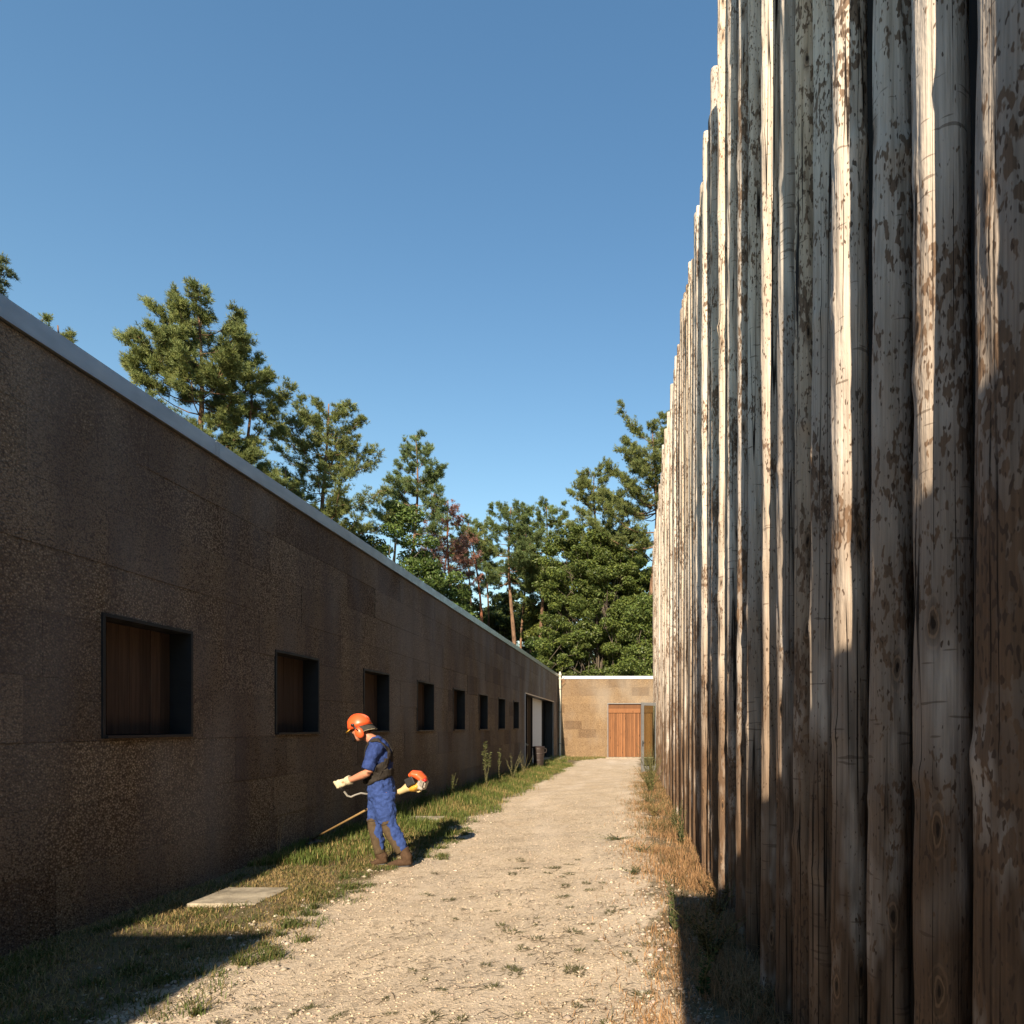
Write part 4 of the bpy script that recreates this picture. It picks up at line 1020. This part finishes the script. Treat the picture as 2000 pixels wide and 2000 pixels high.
wtex = bpy.data.textures.new('folds', 'CLOUDS'); wtex.noise_scale = .055; wtex.noise_depth = 2
def garment(mb, name, mat, vox=.009, sm=5, fold=.010):
    o = mb.build(name, mat, wk, remesh=vox, sm=sm)
    if fold:
        m = o.modifiers.new('folds', 'DISPLACE'); m.texture = wtex; m.strength = fold*2; m.mid_level = .5; m.texture_coords = 'GLOBAL'
        m = o.modifiers.new('soften', 'SMOOTH'); m.iterations = 2
    return o
b = MB()
b.loft([mq(697, 880), mq(690, 800), mq(684, 690), mq(676, 590), mq(660, 515), mq(634, 466), mq(620, 452)],
       [(.165, .125), (.162, .128), (.172, .136), (.180, .138), (.172, .112), (.095, .078), (.074, .068)], 26)
for sh, el in (((655, 498, -.150), (572, 742, -.222)), ((662, 498, .150), (676, 728, .245))):
    b.loft([mq(*sh), mq(*[s_*.7+e_*.3 for s_, e_ in zip(sh, el)]), mq(*[s_*.35+e_*.65 for s_, e_ in zip(sh, el)]), mq(*el)], [(.074, .084), .078, .074, (.072, .070)], 18)
shirt = garment(b, 't_shirt', C_shirt, fold=.016)
b = MB()
b.loft([mq(694, 820), mq(700, 880), mq(704, 960), mq(702, 1030)], [(.160, .125), (.172, .142), (.182, .150), (.155, .125)], 26)
b.loft([mq(718, 960, -.09), mq(722, 1080, -.10), mq(745, 1190, -.11), mq(762, 1232, -.115)], [(.098, .130), (.104, .124), (.098, .114), (.084, .090)], 18)
b.loft([mq(678, 960, .08), mq(655, 1080, .08), mq(640, 1170, .075), mq(630, 1222, .075)], [(.098, .120), (.096, .104), (.084, .084), (.074, .070)], 18)
b.loft([mq(768, 1222, -.115), mq(795, 1285, -.115), mq(850, 1385, -.112), mq(905, 1478, -.11), mq(915, 1496, -.11)], [(.070, .070), (.072, .074), (.070, .068), (.062, .056), (.058, .050)], 18)
b.loft([mq(630, 1210, .072), mq(650, 1280, .07), mq(678, 1400, .06), mq(692, 1500, .05)], [(.068, .066), (.070, .066), (.066, .060), (.056, .050)], 18)
garment(b, 'trousers', C_trous, fold=.022)
for nm, pts in (('gaiter', [(752, 1245, -.115), (772, 1300, -.115), (826, 1400, -.112), (880, 1492, -.11), (896, 1516, -.11)]), ('gaiter', [(622, 1200, .07), (634, 1280, .07), (662, 1400, .06), (684, 1500, .05), (690, 1530, .05)])):
    MB().loft([mq(*p_) for p_ in pts], [(.070, .062), (.079, .072), (.076, .066), (.070, .060), (.066, .058)], 18).build(nm, C_gait, wk, remesh=.008, sm=4)
for pts in (((752, 1218, -.115), (766, 1250, -.115)), ((622, 1190, .072), (626, 1222, .072))):
    MB().loft([mq(*p_) for p_ in pts], [(.082, .074), (.082, .074)], 18).build('knee_band', C_gait, wk, remesh=.007, sm=2)
for (tx, ty, hx, hy, ax, ay, dy) in ((762, 1632, 968, 1612, 922, 1500, -.11), (608, 1618, 738, 1594, 694, 1510, .05)):
    b = MB()
    b.loft([mq(ax-14, ay-22, dy), mq(ax, ay+30, dy), mq((ax+hx)/2-4, (ay+hy)/2+10, dy), mq(hx-28, hy-6, dy)], [(.058, .060), (.056, .058), (.054, .062), (.050, .055)], 16)
    b.loft([mq(hx+18, hy-4, dy), mq(hx-10, hy, dy), mq((tx+hx)/2, (ty+hy)/2-4, dy), mq(tx+40, ty, dy), mq(tx-2, ty+8, dy)], [(.030, .030), (.044, .042), (.046, .044), (.050, .034), (.030, .022)], 16)
    bo = b.build('boot', C_boot, wk, remesh=.008, sm=3)
    s_ = MB(); s_.loft([mq(hx+22, hy+30, dy), mq(hx, hy+32, dy), mq((tx+hx)/2, (ty+hy)/2+26, dy), mq(tx+30, ty+24, dy), mq(tx-8, ty+24, dy)], [(.030, .012), (.046, .013), (.042, .012), (.052, .012), (.030, .010)], 14)
    so = s_.build('sole', C_black, None, smooth=True); so.parent = bo; so.location = (0, 0, 0)
# gloves: cuff, palm, four fingers round the grip and a thumb
def glove(wrist, palm, g0, g1, back):
    wrist, palm, g0, g1 = map(Vector, (wrist, palm, g0, g1)); ax = (g1-g0).normalized(); b = MB()
    b.loft([wrist+(wrist-palm)*.32, wrist+(palm-wrist)*.15, wrist+(palm-wrist)*.45], [.056, .052, .044], 16)
    c = (g0+g1)/2; kn = c + back*.030
    b.loft([wrist+(palm-wrist)*.3, palm, kn], [(.038, .030), (.046, .027), (.044, .022)], 16, side=ax)
    u_ = back.normalized(); v_ = ax.cross(u_)
    for k, (t, ln) in enumerate(((.04, 1.0), (.34, 1.12), (.64, 1.06), (.92, .85))):
        a0 = g0+(g1-g0)*t; pts = []
        for q in np.linspace(-0.5, 3.3*ln, 8): pts.append(a0 + u_*math.cos(q)*.031 + v_*math.sin(q)*.031)
        b.loft(pts, [.0125, .0135, .0135, .013, .0125, .012, .0115, .009], 8, side=ax)
    tp = [palm - ax*.022, g0 - ax*.012 - u_*.012 + v_*-.025, g0 - ax*.006 - u_*.036, g0 + ax*.010 - u_*.034 + v_*.018]
    b.loft(tp, [.018, .016, .0145, .011], 8)
    return b.build('glove', C_glove, wk, remesh=.005, sm=3)
g0, g1 = mq(282, 858, -.185), mq(318, 915, -.185)
glove(mq(392, 842, -.19), mq(330, 866, -.185), g0, g1, Vector((-.75, -.6, .15)).normalized())
h0, h1 = mq(585, 868, .38), mq(612, 915, .38)
glove(mq(650, 862, .33), mq(622, 880, .36), h0, h1, Vector((-.7, .5, .2)).normalized())

# helmet, visor, ear defenders, neck flap
rim = mq(498, 336); ru = (mq(606, 296)-mq(390, 374)).normalized(); rn = Vector((0, 1, 0)).cross(ru).normalized()
if rn.z < 0: rn = -rn
def dome(rl, rw_, rh, rings=9, seg=28, low=0.0):
    V = []; F = []
    for i in range(rings):
        th = (math.pi/2)*i/(rings-1)
        for k in range(seg):
            q = 2*math.pi*k/seg
            V.append(rim + ru*rl*math.cos(th)*math.cos(q) + Vector((0, 1, 0))*rw_*math.cos(th)*math.sin(q) + rn*(rh*math.sin(th)**.92+low))
    for i in range(rings-1):
        for k in range(seg):
            k2 = (k+1) % seg; F.append((i*seg+k, i*seg+k2, (i+1)*seg+k2, (i+1)*seg+k))
    return V, F
V, F = dome(.135, .115, .150); mb = MB().add(V, F)
V2, F2 = dome(.143, .122, .010, rings=3, low=-.006); mb.add(V2, F2)
hl = mb.build('helmet', C_orange, wk, smooth=True); m = hl.modifiers.new('solid', 'SOLIDIFY'); m.thickness = .004
def kid(mb, name, mat, par, **kw):
    o = mb.build(name, mat, None, **kw); o.parent = par; o.location = (0, 0, 0); return o
r3 = MB()
for k in (-1, 0, 1):
    r3.loft([rim+ru*.135*math.cos(t)*.98+Vector((0, .028*k, 0))+rn*(.150*math.sin(t)+.001) for t in np.linspace(.35, 2.6, 12)], .005, 6)
kid(r3, 'ridge', C_orange, hl, smooth=True)
pk = MB(); V = []; F = []
for i, e in enumerate((0, 1)):
    for k in range(11):
        q = math.pi + (k-5)/5*1.0
        V.append(rim + ru*(.132+.035*e)*math.cos(q) + Vector((0, 1, 0))*(.115+.010*e)*math.sin(q) - rn*(.004+.016*e))
for k in range(10): F.append((k, k+1, 12+k, 11+k))
o = kid(pk.add(V, F), 'peak', C_yel, hl, smooth=True); m = o.modifiers.new('solid', 'SOLIDIFY'); m.thickness = .005
vs = MB(); V = []; F = []
for i in range(5):
    t = i/4; c = mq(478, 372)*(1-t) + mq(508, 452)*t
    for k in range(13):
        q = math.pi + (k-6)/6*1.25; V.append(c + ru*(.098-.012*t)*math.cos(q) + Vector((0, 1, 0))*.098*math.sin(q))
for i in range(4):
    for k in range(12): F.append((i*13+k, i*13+k+1, (i+1)*13+k+1, (i+1)*13+k))
o = kid(vs.add(V, F), 'visor', C_black, hl); m = o.modifiers.new('solid', 'SOLIDIFY'); m.thickness = .003
for sgn in (-1, 1):
    em = MB().ball(mq(492, 392, sgn*.112), (.050, .030, .066), 18, 12, Matrix.Rotation(R(-28), 3, 'Y')).build('ear_defender', C_orange, wk, smooth=True)
    kid(MB().ball(mq(494, 393, sgn*.090), (.050, .018, .064), 16, 10, Matrix.Rotation(R(-28), 3, 'Y')), 'cushion', C_black, em, smooth=True)
    kid(MB().loft([mq(428, 322, sgn*.118), mq(450, 345, sgn*.132), mq(480, 375, sgn*.142)], [.013, .009, .007], 8), 'arm', C_black, em, smooth=True)
    kid(MB().ball(mq(428, 320, sgn*.112), (.024, .014, .020), 12, 8), 'pivot', C_black, em, smooth=True)
fl = MB(); V = []; F = []
for i in range(5):
    t = i/4
    for k in range(13):
        q = (k-6)/6*1.75; rr_ = .125+.022*t
        V.append(rim + ru*(rr_*math.cos(q)+.028*t) + Vector((0, 1, 0))*(.112+.006*t)*math.sin(q) - rn*(.006+.075*t) + Vector((0, 0, -.006*t*math.cos(3*q))))
for i in range(4):
    for k in range(12): F.append((i*13+k, i*13+k+1, (i+1)*13+k+1, (i+1)*13+k))
o = fl.add(V, F).build('neck_flap', C_flap, wk, smooth=True); m = o.modifiers.new('solid', 'SOLIDIFY'); m.thickness = .003
kid(MB().loft(V[-13:], .003, 5), 'piping', C_glove, o)

# harness
def ribbon(pts, wid, name, across=(0, 0, 1), n=36):
    pts = [Vector(p_) for p_ in pts]; t = np.linspace(0, len(pts)-1, n); V = []; F = []
    idx = np.arange(len(pts)); P = np.stack([np.interp(t, idx, [p_[i] for p_ in pts]) for i in range(3)], -1)
    for k in range(3):                                   # relax the corners
        P[1:-1] = .25*P[:-2]+.5*P[1:-1]+.25*P[2:]
    T = np.gradient(P, axis=0); ctr = np.array(mq(685, 680)); nr = unit(P - ctr - np.outer((P-ctr)@np.array([0, 0, 1.]), [0, 0, 1.])*.7)
    W_ = unit(np.cross(T, nr))
    for j in range(5): V += [tuple(q) for q in P + W_*wid*(j/4-.5) + nr*.02]
    for j in range(4):
        for i in range(n-1): F.append((j*n+i, j*n+i+1, (j+1)*n+i+1, (j+1)*n+i))
    o = MB().add(V, F).build(name, C_strap, wk, smooth=True)
    m = o.modifiers.new('wrap', 'SHRINKWRAP'); m.target = shirt; m.wrap_method = 'NEAREST_SURFACEPOINT'; m.wrap_mode = 'OUTSIDE_SURFACE'; m.offset = .007
    m = o.modifiers.new('solid', 'SOLIDIFY'); m.thickness = .006
    return o
ribbon([mq(548, 640, -.10), mq(562, 540, -.12), mq(606, 470, -.11), mq(690, 446, -.10), mq(760, 500, -.08), mq(798, 580, -.05), mq(800, 660, 0)], .048, 'shoulder_strap')
ribbon([mq(548, 640, .10), mq(562, 540, .12), mq(606, 470, .11), mq(690, 446, .10), mq(760, 500, .08), mq(798, 580, .05), mq(800, 660, 0)], .048, 'shoulder_strap')
ribbon([mq(800, 560, -.03), mq(800, 640, -.10), mq(760, 700, -.17), mq(690, 765, -.19), mq(610, 835, -.16), mq(565, 865, -.08)], .080, 'cross_strap')
ribbon([mq(685+125*math.cos(q), 800-40*math.cos(q), .17*math.sin(q)) for q in np.linspace(-2.9, 2.9, 18)], .085, 'belt', n=64)
MB().ball(mq(553, 850, -.06), (.030, .05, .035), 12, 8).build('hip_pad', C_strap, wk, smooth=True)

# brush cutter, its own thing
E0 = mp(868, 950, 7.16); HD = Vector((-4.31, 8.08, .085)); sd = (HD-E0).normalized()
bc = empty('brush_cutter', tuple(HD), 'orange and cream brush cutter held by the worker, its shaft reaching to the wall', 'brush cutter')
MB().loft([E0 - sd*.02, HD], .0135, 10).build('shaft', C_shaft, bc, smooth=True)
b = MB(); b.loft([HD-sd*.10, HD-sd*.02, HD+Vector((-.01, .01, -.045))], [.022, .03, .026], 10); b.build('gear_head', C_black, bc, smooth=True)
gd = MB(); c0 = HD-sd*.07; V = []; F = []
for i in range(2):
    for k in range(9):
        q = (k-4)/4*1.0; d_ = Vector((-sd.x, -sd.y, 0)).normalized(); e_ = Vector((-d_.y, d_.x, 0))
        V.append(c0 + (d_*math.cos(q)+e_*math.sin(q))*(.16 if i else .03) + Vector((0, 0, -.05*i+.02)))
for k in range(8): F.append((k, k+1, 10+k, 9+k))
o = gd.add(V, F).build('guard', C_black, bc, smooth=True); m = o.modifiers.new('solid', 'SOLIDIFY'); m.thickness = .006
MB().loft([HD+Vector((0, 0, -.045)), HD+Vector((0, 0, -.075)), HD+Vector((0, 0, -.088))], [.048, .052, .03], 16, side=(1, 0, 0)).build('spool', C_yel, bc, smooth=True)
ye = 7.17
MB().loft([mp(862, 952, ye), mp(900, 936, ye), mp(940, 912, ye), mp(968, 898, ye)], [(.034, .034), (.036, .036), (.046, .050), (.060, .066)], 18).build('clutch_housing', C_cream, bc, smooth=True, bevel=.003)
MB().obox(mp(985, 850, ye-.01), Vector((.050, 0, .022)), (0, .075, 0), Vector((-.020, 0, .046))).build('air_box', C_black, bc, bevel=.012)
b = MB(); b.loft([mp(968, 800, ye), mp(1000, 780, ye), mp(1050, 790, ye), mp(1100, 835, ye), mp(1112, 860, ye)], [(.05, .028), (.080, .046), (.085, .056), (.075, .046), (.05, .03)], 16)
b.build('engine_shroud', C_orange, bc, remesh=.007, sm=3)
b = MB(); b.loft([mp(972, 925, ye), mp(1005, 915, ye), mp(1045, 895, ye), mp(1070, 872, ye)], [(.055, .030), (.075, .046), (.075, .044), (.05, .026)], 16); b.build('fuel_tank', C_yel, bc, remesh=.007, sm=3)
b = MB(); b.obox(mp(1085, 880, ye+.01), Vector((.040, 0, -.014)), (0, .070, 0), Vector((.02, 0, .05))); b.obox(mp(1110, 880, ye-.03), Vector((.014, 0, -.005)), (0, .03, 0), Vector((.008, 0, .036))); b.build('muffler', C_grey, bc, bevel=.008)
for k in range(4): MB().obox(mp(1062+8*k, 858+6*k, ye-.086), Vector((.004, 0, 0)), (0, .006, 0), Vector((.01, 0, .03))).build('cooling_fin', C_grey, bc)
MB().loft([mp(1108, 838, ye-.07), mp(1108, 838, ye-.10)], .018, 12, side=(1, 0, 0)).build('fuel_cap', C_red, bc, smooth=True)
b = MB(); b.loft([mp(1000, 930, ye), mp(1050, 950, ye), mp(1075, 935, ye), mp(1082, 900, ye)], .011, 8); b.build('guard_loop', C_cream, bc, smooth=True)
tq = (mp(690, 1048, 7.25)-E0).dot(sd); CL = E0 + sd*tq
hb = [mq(283, 858, -.185), mq(318, 915, -.185), mp(345, 942, 6.93), mp(378, 986, 6.95), mp(412, 998, 6.97), mp(452, 980, 7.0), mp(505, 962, 7.04), mp(580, 972, 7.1), (mp(640, 1000, 7.2)), CL]
MB().loft(hb, .0115, 10).build('handlebar', C_alu, bc, smooth=True)
MB().loft(hb[:3], .0155, 10).build('grip', C_black, bc, smooth=True)
hb2 = [CL, CL+Vector((0, .10, .03)), mq(640, 980, .34), mq(622, 940, .38), mq(612, 915, .38), mq(585, 868, .38)]
MB().loft(hb2, .0115, 10).build('handlebar', C_alu, bc, smooth=True)
MB().obox(CL, (.03, 0, 0), (0, .03, 0), (0, 0, .025)).build('clamp', C_black, bc, bevel=.005)
tq = (mp(525, 1120, 7.35)-E0).dot(sd); hk = E0 + sd*tq
MB().loft([mp(562, 880, 6.98), mp(548, 1000, 7.15), hk], .006, 6).build('carry_strap', C_black, bc)
